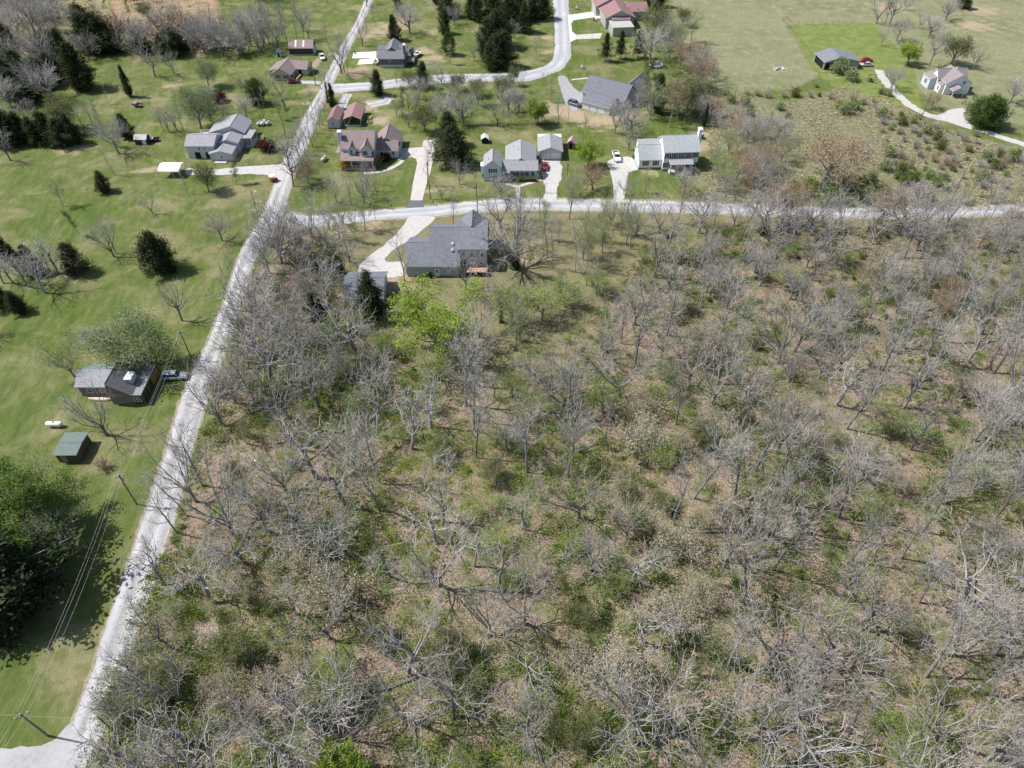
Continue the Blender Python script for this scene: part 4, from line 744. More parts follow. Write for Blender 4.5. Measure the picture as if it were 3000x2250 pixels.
p4 = pole(655, 812, 4.0, "short weathered pole on the lawn edge beside the road", 0, r=.1); p5 = pole(757, 635, 7.8, "utility pole with small lamp on the lawn corner by the road", 0, lamp=True); p6 = pole(838, 402, 7.2, "slim pole on the verge right of the grey house"); p7 = pole(925, 250, 8.0, "slim utility pole on the lawn by the tan house")
p8 = pole(1261, 583, 11, "utility pole with transformer beside the pale concrete drive", .6, 80, 1); p9 = pole(1659, 552, 8.0, "brown service pole with meter box by the gravel drive", 0, trans=1); p10 = pole(1400, 650, 11.5, "tall pole near the road above the slate roofed house", .5, 80); p11 = pole(2785, 590, 9, "utility pole beside the road at the far right", 0)
p12 = pole(2700, 342, 8, "pole at the edge of the white gravel drive")
def wire(a, b_, off=(0, 0, 0), sag=.9, lb=None, grp=None, r=.011):
    A = a + Vector(off); B_ = b_ + Vector(off); pts = [A.lerp(B_, t / 14) - Vector((0, 0, sag * 4 * (t / 14) * (1 - t / 14))) for t in range(15)]
    o = MB().tube(pts, r, 4).build('power_line', WIRE); tag(o, lb, "power line", grp)
G1 = "wires strung along the gravel road"
for k, off in enumerate(((-.7, .3, -.2), (0, 0, .1), (.7, -.3, -.2))): wire(p0, p2, off, 1.2, ("left", "middle", "right")[k] + " wire between the junction pole and the transformer pole", G1)
for k, off in enumerate(((-.5, .2, -.2), (0, 0, .1), (.5, -.2, -.2))): wire(p2, p3, off, .8, ("left", "middle", "right")[k] + " wire from the transformer pole up to the silver car", G1)
wire(p0, Vector((-120, 36, 6.5)), (0, 0, -.2), 1.5, "wire leaving the junction pole to the left edge"); wire(p0, p1, (0, 0, -.4), .3, "wire crossing the road between the two bottom left poles")
for k in (0, 1): wire(p0, Vector((-66, 12, 8)), (-.5 + k, 0, -.2), .6, ("outer", "inner")[k] + " wire from the junction pole to the bottom edge")
for k, dz in enumerate((0, -.9)): wire(p5, p8, (0, 0, dz), 1.2, ("upper", "lower")[k] + " pale wire crossing the dormered house front lawn", "wires across the front lawns"); wire(p8, p9, (0, 0, dz), 1.2, ("upper", "lower")[k] + " pale wire across the farmhouse front lawn", "wires across the front lawns")
wire(p3, p5, (0, 0, 0), 2, "long wire running up beside the road"); wire(p5, p6, (0, 0, 0), 1, "wire over the grey house driveway mouth"); wire(p6, p7, (0, 0, 0), 1, "wire over the upper verge of the road"); wire(p11, p12, (0, 0, 0), 1, "thin wire across the rough field on the right"); wire(p9, p11, (0, 0, 0), 1.5, "long thin wire above the road on the right")
def fence(pts, lb, h_=1.2, sp=2.6, m=GREYW, rails=(.5, 1.0), rr_=.02, grp=None, name="wire_fence"):
    P = [Vector((*at(*p), 0)) for p in pts]; o = empty(name, P[0], 0, lb, "fence", grp); rl = MB(); n_ = 0
    for a, b_ in zip(P, P[1:]):
        n = max(1, int((b_ - a).length / sp))
        for i in range(n):
            q = a.lerp(b_, i / n) - P[0]
            if n_ < 95: MB().tube([q, q + Vector((0, 0, h_))], .06, 5).build('post', m, o); n_ += 1
        for z in rails: rl.tube([a - P[0] + Vector((0, 0, z)), b_ - P[0] + Vector((0, 0, z))], rr_, 4)
    rl.build('rail', m, o)
fence([(1352, 376), (1440, 371), (1560, 369), (1640, 366)], "dark low fence line behind the farmhouse back lawn", 1.0, 2.2, mat("fence_dark", (.06,.045,.04)), (.3, .6, .9), .07, name="board_fence")
fence([(2296, 62), (2330, 100), (2370, 150), (2400, 190)], "field fence left of the green paddock"); fence([(2320, 70), (2420, 72), (2510, 68)], "field fence along the top of the green paddock"); fence([(2110, 268), (2250, 262), (2380, 245), (2560, 240)], "field fence between the meadow and the rough field")
fence([(720, 372), (790, 366), (830, 368)], "short fence run behind the white tanks", 1.0); fence([(2290, 61), (2292, 58), (2312, 58), (2312, 64)], "small grey gate pen at the paddock corner", 1.3, .8, GREYW, (.4, .8, 1.2), .03)
def mailbox(px, py, lb):
    x, y = at(px, py); o = empty("mailbox", (x, y, 0), R(90), lb, "mailbox"); MB().box(-.05, -.05, 0, .05, .05, 1.05).build('post', GREYW, o); MB().tube([(-.25, 0, 1.15), (.25, 0, 1.15)], .13, 8).box(-.25, -.13, 1.02, .25, .13, 1.15).build('box', BLACK, o)
mailbox(1302, 246, "mailbox on the lower verge of the upper road"); mailbox(1290, 214, "mailbox on the upper verge of the upper road"); mailbox(1270, 600, "mailbox at the mouth of the concrete drive"); mailbox(1138, 602, "mailbox by the road in front of the dormered house"); mailbox(1678, 20, "mailbox at the edge of the top road"); mailbox(748, 645, "mailbox on the left verge near the lamp pole")
# bins
def bin_(px, py, lb, m):
    x, y = at(px, py); o = empty("wheelie_bin", (x, y, 0), .2, lb, "bin"); MB().loft([[(-.25, -.3, .05), (.25, -.3, .05), (.25, .3, .05), (-.25, .3, .05)], [(-.32, -.38, 1.0), (.32, -.38, 1.0), (.32, .38, 1.0), (-.32, .38, 1.0)]]).build('body', m, o); MB().box(-.34, -.4, 1.0, .34, .42, 1.07).build('lid', m, o)
BG = mat("bin_green", (.02,.10,.06), rough=.5)
bin_(1856, 464, "green bin at the left end of the colonial house", BG); bin_(1040, 157, "green bin at the road end of the white driveway", BG); bin_(991, 160, "green bin on the verge below the brown barn", BG); bin_(1196, 802, "dark bin at the corner of the slate roofed house", BLACK)
# white bench like frame on the drive and firewood by the old house
x, y = at(1073, 808); o = empty("sawhorse_stand", (x, y, 0), 0, "small black metal stand at the edge of the pale drive", "stand"); MB().tube([(-.6,-.3,.6),(.6,-.3,.6),(.6,.3,.6),(-.6,.3,.6),(-.6,-.3,.6)], .05, 4).tube([(-.6,-.3,0),(.6,-.3,.6)], .04, 4).tube([(-.6,.3,0),(-.6,.3,.6)], .04, 4).tube([(.6,.3,0),(.6,.3,.6)], .04, 4).build('frame', BLACK, o)
x, y = at(296, 1172); o = empty("canoe", (x, y, 0), R(-2), "cream canoe lying in front of the old charcoal gabled house", "canoe"); rings = []
for t in (-1, -.6, 0, .6, 1): w_ = .45 * (1 - abs(t) ** 2.5) + .02; rings.append([(t * 2.3, -w_, .1), (t * 2.3, -w_ * .8, .45), (t * 2.3, 0, .6), (t * 2.3, w_ * .8, .45), (t * 2.3, w_, .1)])
MB().loft(rings).build('hull', mat("cream_hull", (.66,.52,.44)), o, smooth=True)

# ------------------------------------------------------------------ tree library (13 m reference trees, copied and scaled)
def tubes_np(lines, k=3, tip=True):
    """many tapering limbs at once: [(pts Nx3, radii N)] -> V, quads"""
    Vs, Fs, o = [], [], 0; ang = np.arange(k) * 2 * np.pi / k; ca, sa = np.cos(ang), np.sin(ang)
    for P, r in lines:
        n = len(P); T = np.empty_like(P); T[1:-1] = P[2:] - P[:-2]; T[0] = P[1] - P[0]; T[-1] = P[-1] - P[-2]; T /= np.linalg.norm(T, axis=1)[:, None] + 1e-9
        ref = np.array([.577, .577, .577]) if abs(T[0] @ [.577, .577, .577]) < .8 else np.array([1., 0, 0])
        U = np.cross(T, ref); U /= np.linalg.norm(U, axis=1)[:, None] + 1e-9; W = np.cross(T, U)
        ring = P[:, None] + (U[:, None] * ca[None, :, None] + W[:, None] * sa[None, :, None]) * r[:, None, None]
        Vs.append(ring.reshape(-1, 3)); i = (np.arange(n - 1)[:, None] * k + np.arange(k)).ravel(); j = (np.arange(n - 1)[:, None] * k + (np.arange(k) + 1) % k).ravel()
        Fs.append(np.stack([i, j, j + k, i + k], 1) + o); o += n * k
    return np.concatenate(Vs), np.concatenate(Fs)
def limb(g, p, d, L_, r0, r1, n, wig, trop):
    P = [p]; d = d / np.linalg.norm(d); st = L_ / (n - 1)
    for i in range(n - 1):
        d = d + g.normal(0, wig, 3) + np.array([0, 0, trop]); d /= np.linalg.norm(d); P.append(P[-1] + d * st)
    return np.array(P), np.linspace(r0, r1, n)
STY = dict(  # trunk height, trunk end radius, limb count, limb length, limb angle, start, wiggle, tropism, sub counts
 tall=dict(H=8.6, n=(10, 5, 4, 1), L=(5.2, .46, .42, .5), ang=(48, 42, 42), st=.38, wig=.09, tr=.10, r=.21),
 spread=dict(H=4.6, n=(9, 6, 4, 1), L=(7.4, .44, .40, .45), ang=(58, 45, 42), st=.45, wig=.12, tr=.05, r=.27),
 vase=dict(H=2.4, n=(7, 6, 4, 1), L=(9.4, .38, .40, .5), ang=(34, 36, 40), st=.5, wig=.07, tr=.05, r=.22),
 round=dict(H=3.4, n=(11, 6, 5, 1), L=(5.4, .45, .40, .45), ang=(60, 48, 45), st=.4, wig=.08, tr=.09, r=.24),
 great=dict(H=3.2, n=(17, 6, 4, 1), L=(9.0, .42, .42, .5), ang=(46, 38, 42), st=.55, wig=.05, tr=.04, r=.48),
 slim=dict(H=10.5, n=(11, 4, 3, 1), L=(2.4, .5, .5, .5), ang=(45, 40, 40), st=.35, wig=.05, tr=.12, r=.13),
 dead=dict(H=5.5, n=(6, 5, 4, 1), L=(6.2, .5, .40, .4), ang=(52, 50, 50), st=.45, wig=.19, tr=.03, r=.27),
 broken=dict(H=6.5, n=(7, 4, 4, 1), L=(4.6, .5, .45, .4), ang=(75, 55, 55), st=.55, wig=.22, tr=-.03, r=.22))
def make_tree(name, style, seed, bark=None, twig=None, leaf=None, nleaf=0, lsize=.2, lspread=.35, twr=.0095, ivy=False, lean=.0, dens=.85):
    g = np.random.default_rng(seed); S = STY[style]; n0, n1, n2, n3 = S['n']; L0, f1, f2, f3 = S['L']; A = [math.radians(a) for a in S['ang']]
    big, mid_, fine, tips = [], [], [], []
    az = g.uniform(0, 6.28); d0 = np.array([math.cos(az) * (lean + .06), math.sin(az) * (lean + .06), 1.0])
    stems = [limb(g, np.zeros(3), d0, S['H'], S['r'], S['r'] * (.55 if style in ('tall', 'slim') else .8), 9, .035 if style != 'dead' else .08, .02)]
    if style in ('tall', 'slim'): e, er = stems[0][0][-1], S['r'] * .55; dd = stems[0][0][-1] - stems[0][0][-2]; t_ = limb(g, e, dd, 3.2, er, .04, 6, .1, .05); stems.append(t_)
    big += stems
    def kids(P, r, n, L_, ang, st, rs, nn, wig, tr, rmin=.02):
        out = []; a0 = g.uniform(0, 6.28)
        for i in range(n):
            t = st + (1 - st) * ((i + g.uniform(.1, .9)) / n); x = t * (len(P) - 1); k = min(int(x), len(P) - 2); q = P[k] * (1 - x + k) + P[k + 1] * (x - k)
            T = P[k + 1] - P[k]; T /= np.linalg.norm(T); u = np.cross(T, [.3, .5, .81]); u /= np.linalg.norm(u); w_ = np.cross(T, u); a = a0 + i * 2.4 + g.uniform(-.5, .5); an = ang * g.uniform(.7, 1.25)
            d = T * math.cos(an) + (u * math.cos(a) + w_ * math.sin(a)) * math.sin(an); rr = max(r[k] * rs, .02); ll = L_ * g.uniform(.7, 1.2) * (1.12 - .5 * t)
            out.append(limb(g, q, d, ll, rr, max(rr * .3, rmin), nn, wig, tr))
        return out
    l1 = []
    for sP, sr in stems:
        c = n0 if len(stems) == 1 else (int(n0 * .7) if sP is stems[0][0] else int(n0 * .5))
        l1 += kids(sP, sr, c, L0, A[0], S['st'] if sP is stems[0][0] else .1, .46 if style not in ('vase', 'spread') else .52, 9, S['wig'], S['tr'])
    big += l1; l2 = []
    for P, r in l1: l2 += kids(P, r, n1, L0 * f1, A[1], .22, .5, 7, S['wig'] * 1.3, S['tr'])
    mid_ += l2; l3 = []
    for P, r in l2: l3 += kids(P, np.minimum(r, .06), max(1, int(round(n2 * dens))), L0 * f1 * f2 * 1.45, A[2], .12, .5, 5, S['wig'] * 1.5, S['tr'])
    mid2 = l3; l4 = []
    for P, r in l3:
        ll = kids(P, np.full(len(r), twr * 1.4), n3, L0 * f1 * f2 * f3 * 1.2 + .25, A[2], .2, .75, 3, .12, S['tr'], twr * .8)
        for q_ in ll: q_[1][:] = twr; l4 += ll
    for P, r in l3: r[:] = np.linspace(twr * 2.9, twr * 1.2, len(r))
    tr = empty(name, (0, 0, 0)); V, Fq = tubes_np(big, 7); V2, F2 = tubes_np(mid_, 4); me = np_mesh("trunk", np.concatenate([V, V2]), np.concatenate([Fq, F2 + len(V)]), [bark or BARK]); me.polygons.foreach_set("use_smooth", [True] * len(me.polygons))
    link('trunk', me, tr)
    if ivy:
        P, r = stems[0]; n = 900; t = g.uniform(0, 1, n) ** 1.5 * .9 * (len(P) - 1); k = t.astype(int); q = P[k] * (1 - t + k)[:, None] + P[k + 1] * (t - k)[:, None]; a = g.uniform(0, 6.28, n); rr = (S['r'] * .9 + g.uniform(0, 1, n) ** 2 * .55)[:, None]
        link('ivy', leaf_quads("ivy", q + np.stack([np.cos(a), np.sin(a), 0 * a], 1) * rr, .16, LEAF['deep'], g.random(n)), tr)
    V, Fq = tubes_np(l3 + l4, 3); mats = [twig or TWIG]; tips = np.concatenate([P[1:] for P, r in l3 + l4])
    if nleaf:
        nl = nleaf; sel = tips[g.integers(0, len(tips), nl)] + g.normal(0, lspread, (nl, 3)); lm = leaf_quads("tmp", sel, lsize, None, np.zeros(nl)); nvl = len(lm.vertices)
        LV = np.empty(nvl * 3, np.float32); lm.vertices.foreach_get("co", LV); bpy.data.meshes.remove(lm); LV = LV.reshape(-1, 3)
        cell = np.floor(sel / 1.3).astype(int); hsh = (np.abs(cell @ [73856093, 19349663, 83492791]) % 997) / 997
        FA = np.concatenate([Fq, np.arange(nl * 4).reshape(-1, 4) + len(V)]); me = np_mesh("crown", np.concatenate([V, LV]), FA, [mats[0], leaf])
        mi = np.r_[np.zeros(len(Fq), np.int32), np.ones(nl, np.int32)]; me.polygons.foreach_set("material_index", mi); tn = np.r_[np.zeros(len(Fq)), .55 * hsh + .45 * g.random(nl)]
        a_ = me.attributes.new("tone", 'FLOAT', 'FACE'); a_.data.foreach_set("value", tn.astype(np.float32))
    else: me = np_mesh("crown", V, Fq, mats)
    link('crown', me, tr)
    zs = [c.data for c in tr.children]; tr['h'] = float(max(max(v.co.z for v in m.vertices) for m in zs)); return tr
def make_cedar(name, seed, H=9.0, W=2.6, shape='cone', leaf=None, n=9000, size=.17, base=.08):
    g = np.random.default_rng(seed); tr = empty(name, (0, 0, 0)); m = 300
    ph, am = g.uniform(0, 6.28, 5), g.uniform(.10, .26, 5)
    def rad(t, a):
        if shape == 'cone': r = (1.03 - t) ** .6 * (.45 + .55 * min(1, (t + .02) / .14)) * (1 + .12 * math.sin(t * 19 + a * 2 + ph[1]))
        elif shape == 'pine': r = (1 - t ** 1.6) * (.6 + .4 * math.sin(t * 23 + ph[0])) 
        else: r = math.sqrt(max(0, 1 - (2 * t - .92) ** 2 / 1.2)) * .95
        return W * r * (1 + sum(am[i] * math.sin(a * (i + 1) + ph[i] + t * 7 * (i % 3)) for i in range(5)))
    C, Dn = [], []
    for i in range(m):
        t = g.uniform(0, 1) ** (1.25 if shape == 'cone' else 1.0); a = g.uniform(0, 6.28); r = rad(t, a) * g.uniform(.62, 1.14); C.append([r * math.cos(a), r * math.sin(a), (base + (1 - base) * t) * H]); Dn.append([math.cos(a), math.sin(a), .7])
    C, Dn = np.array(C), np.array(Dn); k = n // m; idx = np.repeat(np.arange(m), k); s_ = g.normal(0, 1, (len(idx), 3)) * np.array([.26, .26, .30]) * (W / 2.6) ** .5
    P = C[idx] + s_ + Dn[idx] * g.uniform(-.55, .25, (len(idx), 1)); P[:, 2] = np.maximum(P[:, 2], .1)
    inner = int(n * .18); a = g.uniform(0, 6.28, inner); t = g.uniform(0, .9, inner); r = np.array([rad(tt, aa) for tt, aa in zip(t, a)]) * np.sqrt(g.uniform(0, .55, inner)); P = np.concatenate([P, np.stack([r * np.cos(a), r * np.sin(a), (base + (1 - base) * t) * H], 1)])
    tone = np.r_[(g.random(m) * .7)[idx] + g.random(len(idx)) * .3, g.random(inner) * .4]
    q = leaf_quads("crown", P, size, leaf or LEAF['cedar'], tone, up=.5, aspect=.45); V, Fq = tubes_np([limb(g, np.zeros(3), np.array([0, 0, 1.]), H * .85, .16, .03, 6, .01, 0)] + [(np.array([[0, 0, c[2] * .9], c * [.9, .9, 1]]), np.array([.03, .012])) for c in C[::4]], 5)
    me = np_mesh("trunk", V, Fq, [BARK]); link('trunk', me, tr); link('crown', q, tr); tr['h'] = H; return tr
def make_bush(name, seed, leaf, W=1.3, H=1.7, n=700, size=.13, twigs=26, tw=None):
    g = np.random.default_rng(seed); tr = empty(name, (0, 0, 0)); ls = []
    for i in range(twigs):
        a = g.uniform(0, 6.28); d = np.array([math.cos(a) * .55, math.sin(a) * .55, 1.]); ls.append(limb(g, np.zeros(3), d, H * g.uniform(.75, 1.15), .03, .008, 5, .16, .0))
        for k in range(5): q = ls[-1 - k][0][g.integers(1, 4)] if k == 0 else ls[-1 - k][0][2]; ls.append(limb(g, q, d * .5 + g.normal(0, .6, 3), H * .35, .012, .006, 3, .2, .05))
    V, Fq = tubes_np(ls, 3); link('stems', np_mesh("stems", V, Fq, [tw or TWIG]), tr)
    if n:
        m = 26; C = g.normal(0, 1, (m, 3)); C /= np.linalg.norm(C, axis=1)[:, None]; C = C * g.uniform(.45, .95, (m, 1)) * [W * .8, W * .8, H * .42] + [0, 0, H * .55]; C[:, 2] = np.maximum(C[:, 2], .15)
        idx = g.integers(0, m, n); P = C[idx] + g.normal(0, .34, (n, 3)) * W / 1.3; P[:, 2] = np.maximum(P[:, 2], .06); link('foliage', leaf_quads("foliage", P, size, leaf, (g.random(m) * .6)[idx] + g.random(n) * .4), tr)
    tr['h'] = H; return tr

LIB = {}
def lib(k, *v): LIB[k] = list(v)
lib('tall', *[make_tree("bare_tree", 'tall', 11 + i) for i in range(4)]); lib('spread', *[make_tree("bare_tree", 'spread', 31 + i) for i in range(3)])
lib('vase', *[make_tree("forked_bare_tree", 'vase', 51 + i) for i in range(3)]); lib('round', *[make_tree("bare_tree", 'round', 71 + i, dens=1.1) for i in range(2)])
lib('slim', *[make_tree("slender_bare_tree", 'slim', 91 + i) for i in range(3)])
lib('dead', *[make_tree("dead_tree", 'dead', 111 + i, PALE, PALETW, dens=.8) for i in range(3)]); lib('broken', *[make_tree("dead_tree", 'broken', 131 + i, PALE, PALETW, dens=.8) for i in range(2)])
lib('rust', make_tree("budding_tree", 'round', 151, twig=TWIGB, leaf=LEAF['rust'], nleaf=2400, lsize=.11), make_tree("budding_tree", 'tall', 152, twig=TWIGB, leaf=LEAF['rust'], nleaf=1700, lsize=.11))
lib('tan', make_tree("budding_tree", 'round', 161, leaf=LEAF['tan'], nleaf=2600, lsize=.12), make_tree("budding_tree", 'vase', 162, leaf=LEAF['tan'], nleaf=2200, lsize=.12))
lib('pale', make_tree("leafing_tree", 'vase', 171, leaf=LEAF['pale'], nleaf=2600, lsize=.12), make_tree("leafing_tree", 'tall', 172, leaf=LEAF['pale'], nleaf=2600, lsize=.12), make_tree("leafing_tree", 'slim', 173, leaf=LEAF['pale'], nleaf=1600, lsize=.12))
lib('lime', make_tree('leafing_tree', 'round', 193, leaf=LEAF['bright'], nleaf=2300, lsize=.13), make_tree('leafing_tree', 'vase', 194, leaf=LEAF['bright'], nleaf=2300, lsize=.13))
lib('olive', make_tree("leafing_tree", 'round', 181, leaf=LEAF['olive'], nleaf=4200, lsize=.14), make_tree("leafing_tree", 'slim', 182, leaf=LEAF['olive'], nleaf=2600, lsize=.13))
lib('canopy', make_tree('leafing_tree', 'vase', 195, leaf=LEAF['bright'], nleaf=12000, lsize=.12, lspread=.3))
lib('bright', make_tree("leafing_tree", 'round', 191, leaf=LEAF['bright'], nleaf=7000, lsize=.17, lspread=.3), make_tree("leafing_tree", 'spread', 192, leaf=LEAF['bright'], nleaf=9000, lsize=.17, lspread=.25))
lib('green', make_tree("leafing_tree", 'round', 201, leaf=LEAF['fresh'], nleaf=9500, lsize=.105, lspread=.5, dens=1.3), make_tree("leafing_tree", 'spread', 202, leaf=LEAF['mid'], nleaf=17000, lsize=.13, lspread=.4, dens=1.3))
lib('ivy', make_tree("ivy_clad_tree", 'great', 211, ivy=True), make_tree("ivy_clad_tree", 'tall', 212, ivy=True))
lib('cedar', make_cedar("cedar", 221), make_cedar("cedar", 222, H=10, W=2.3), make_cedar("cedar", 223, H=8, W=3.0)); lib('cedarb', make_cedar("cedar", 231, leaf=LEAF['cedarb']))
lib('pine', make_cedar("pine", 241, H=11, W=3.0, shape='pine', base=.2), make_cedar("pine", 242, H=10, W=2.7, shape='pine', base=.25))
lib('broad', make_cedar("evergreen_tree", 251, H=8, W=4.2, shape='round', leaf=LEAF['deep'], n=15000, base=.06))
lib('dogwood', make_tree("dogwood", 'vase', 261, leaf=LEAF['white'], nleaf=1100, lsize=.14, lspread=.2, dens=.6))
lib('bush', *[make_bush("bush", 271 + i, LEAF[k]) for i, k in enumerate(('fresh', 'mid', 'olive', 'pale'))]); lib('barebush', make_bush("bare_bush", 281, None, n=0, twigs=40), make_bush("bare_bush", 282, LEAF['rust'], n=160, size=.08, twigs=36, tw=TWIGB))
lib('redbush', make_bush("red_bush", 291, LEAF['red'], n=1500, size=.14)); lib('yellowbush', make_bush("yellow_bush", 292, LEAF['yellow'], n=1800, size=.12, W=1.2))
USED = set()
def plant(kind, x, y, h_, label, cat="tree", group=None, rz=None, var=None, sx=1.0, lean=None):
    L_ = LIB[kind]; src = L_[(var if var is not None else rng.randrange(len(L_))) % len(L_)]
    o = copy_tree(src) if src.name in USED else src; USED.add(src.name); s_ = h_ / src['h']
    o.location = (x, y, 0); o.rotation_euler = (lean[0] if lean else 0, lean[1] if lean else 0, rng.uniform(0, 6.28) if rz is None else rz); o.scale = (s_ * sx, s_ * sx, s_); tag(o, label, cat, group); return o
PT = []
def T(kind, px, py, h_, label, group=None, cat="tree", **k):
    x, y = at(px, py); PT.append((x, y, h_ * .22)); return plant(kind, x, y, h_, label, cat, group, **k)

# --- trees on the left lawn
T('spread', 32, 471, 10, "bare tree at the left edge above the open lawn", sx=.8); T('pale', 185, 604, 9, "slender pale leafing tree alone on the left lawn", var=1)
T('cedarb', 310, 562, 6, "small brownish cedar alone in the middle of the left lawn", sx=1.15); T('slim', 336, 513, 8.5, "thin bare tree on the lawn left of the white carport"); T('vase', 448, 626, 7.5, "small fan shaped bare tree on the open lawn")
T('round', 651, 706, 7.5, "dense round bare tree on the lawn near the road", var=0); T('vase', 334, 752, 13, "tall forked bare tree on the lawn left of the lone cedar", var=1); T('tall', 340, 742, 11, "second bare tree leaning close to the tall forked one", var=2)
T('cedar', 475, 792, 10, "big dark cedar standing alone on the left lawn", var=2, sx=1.15); T('cedarb', 227, 799, 8, "brownish cedar right of the dark thicket on the left lawn", sx=1.2)
T('dead', 170, 801, 11, "grey tree leaning over the dark thicket on the left lawn"); T('spread', 130, 857, 12, "big crooked bare tree below the dark thicket", sx=.95); T('spread', 534, 940, 10, "pale topped bare tree on the lawn above the silver car", var=1, sx=.7)
T('green', 432, 1060, 13, "broad grey green leafing tree behind the charcoal gabled house", sx=1.15, var=0); T('pale', 217, 1102, 11, "yellow green fan shaped tree behind the left end of the charcoal gabled house", var=0, sx=1.1)
T('barebush', 290, 1010, 5.5, "brown bare shrub left of the broad grey green tree", cat="bush"); T('vase', 314, 1276, 12.5, "tall bare tree forking in front of the charcoal gabled house", var=2, sx=1.05)
T('barebush', 306, 1373, 2.6, "small bare sapling on the lawn right of the green roofed shed", cat="bush"); T('pale', 110, 1460, 11, "bright green leafing tree beside the green roofed shed", var=0, sx=1.2)
T('green', 30, 1480, 12, "large green tree at the left edge below the shed", sx=1.05, var=1); T('green', 60, 1690, 13, "dark green tree casting the big shadow at the left edge", var=1, sx=1.1); T('cedar', -20, 1640, 14, "tall evergreen cut by the left edge of the photo", var=1, sx=1.5); T('round', 175, 1640, 8.5, "twiggy grey tree in the big shadow at the left edge", var=1); T('pale', 150, 1590, 7, "small leafing tree between the shadowed trees at the left edge", var=1)
T('spread', -40, 985, 9, "bare tree at the left edge level with the pale green roof", sx=.8); T('olive', 235, 690, 8, "hazy yellow tree above the dark thicket on the left lawn", var=1)
for px, py, k, h_, lb in ((20, 760, 'cedar', 8, "dark cedar at the left end of the lawn thicket"), (60, 790, 'cedar', 7, "second dark cedar in the lawn thicket"), (105, 800, 'cedarb', 7.5, "brown cedar in the middle of the lawn thicket"), (15, 900, 'cedar', 6, "low dark cedar at the lower left of the lawn thicket"), (60, 915, 'cedar', 5.5, "low dark cedar at the bottom of the lawn thicket")): T(k, px, py, h_, lb)
for px, py in ((40, 830), (85, 840), (120, 835), (10, 830), (150, 800)): T('dead', px, py, 9, "grey bare tree tangled in the thicket of dark cedars on the left lawn", "grey bare trees in the lawn thicket")
# carport / driveway trees
T('olive', 612, 563, 9.5, "olive leafing tree in front of the stepped grey house", var=0, sx=.9); T('olive', 693, 541, 7.5, "fan shaped pale leafing tree beside the grey house driveway", var=1, sx=1.5); T('slim', 551, 568, 7.5, "thin crooked bare tree beside the white carport")
T('redbush', 785, 440, 3.2, "dark red shrub on the lawn right of the grey house", cat="bush"); T('redbush', 643, 298, 3.2, "dark red round shrub on the upper left lawn", cat="bush"); T('broad', 758, 305, 8, "round dark evergreen on the lawn below the tan house", sx=.72)
T('green', 590, 378, 15, "tall fresh green tree behind the stepped grey house", sx=.8, var=0); T('green', 612, 255, 11, "smaller fresh green tree beyond the tall green one", sx=.7, var=0)
for px, py, h_ in ((540, 385, 11), (520, 385, 9), (497, 388, 9), (480, 385, 8), (727, 362, 11), (706, 380, 8), (668, 345, 7)): T(rng.choice(['tall', 'vase']), px, py, h_, "bare tree standing in the hedge behind the stepped grey house", "bare trees behind the stepped grey house")
T('round', 348, 450, 11, "grey spreading tree at the wood edge left of the barn shed", sx=1.0); T('cedar', 375, 405, 7.5, "dark cedar just left of the small barn shed"); T('cedar', 383, 283, 10, "narrow dark cedar alone on the upper left lawn", sx=.6); T('tall', 365, 268, 10, "bare tree beside the narrow cedar on the upper left lawn")
T('cedar', 245, 262, 15, "very tall dark cedar at the corner of the upper left field", sx=1.15, var=0); T('cedar', 205, 200, 13, "tall dark cedar behind the tallest one", sx=.8); T('slim', 318, 305, 7, "thin leaning bare tree below the tallest cedar"); T('spread', 455, 225, 12, "big bare tree leaning over the upper left field", sx=.9); T('vase', 510, 215, 9, "fan shaped bare tree left of the fresh green tree"); T('slim', 678, 250, 8, "thin bare tree right of the fresh green tree")
T('olive', 195, 385, 12, "hazy yellow green tree among the cedars in the upper left wood", sx=1.1, var=0); T('spread', 34, 55, 14, "large dark limbed bare tree in the top left corner", sx=.9)
for px, py, h_ in ((75, 415, 9), (110, 420, 8), (150, 415, 9), (190, 425, 8), (220, 420, 9), (35, 420, 10), (5, 425, 9), (160, 240, 9), (130, 255, 9), (70, 240, 10), (20, 260, 11), (45, 290, 9), (90, 300, 8), (10, 190, 9), (180, 235, 7), (300, 150, 13), (270, 150, 13), (250, 95, 10), (170, 165, 9), (140, 175, 9), (340, 155, 7), (510, 160, 9), (480, 158, 7), (530, 150, 6), (420, 155, 6), (14, 135, 8)): T('cedar', px, py, h_, "dark cedar in the mixed wood along the upper left fields", "dark cedars of the upper left wood", sx=rng.uniform(1.25, 1.7))
def inp(x, y, poly): return bool(inpoly(np.array([x]), np.array([y]), poly)[0])
def scatter(poly_px, n, sp, tries=40, polys=None):
    P = polys or wp(poly_px); xs, ys = [p[0] for p in P], [p[1] for p in P]; out = []
    for _ in range(n * tries):
        if len(out) >= n: break
        x, y = rng.uniform(min(xs), max(xs)), rng.uniform(min(ys), max(ys))
        if not inp(x, y, P): continue
        if any((x - a) ** 2 + (y - b_) ** 2 < (sp if c_ > sp else sp) ** 2 for a, b_, c_ in PT[-900:]): continue
        out.append((x, y)); PT.append((x, y, sp / 2))
    return out
T('green', 105, 1560, 15, "tall dark leafing tree whose shadow reaches the transformer pole", var=1); T('cedar', 45, 1760, 15, "huge dark evergreen in the big shadow at the lower left edge", sx=1.6, var=2); T('cedar', 5, 1800, 13, "dark evergreen filling the corner of the big shadow", sx=1.6, var=0)
GU = "bare trees of the upper left wood"
for x, y in scatter([(-80, 20), (60, -10), (330, 60), (300, 150), (240, 200), (190, 330), (60, 330), (-80, 300)], 60, 4.6): plant(rng.choice(['tall', 'spread', 'round', 'vase', 'tall', 'vase']), x, y, rng.uniform(10, 15), "bare grey tree in the mixed wood at the top left", group=GU)
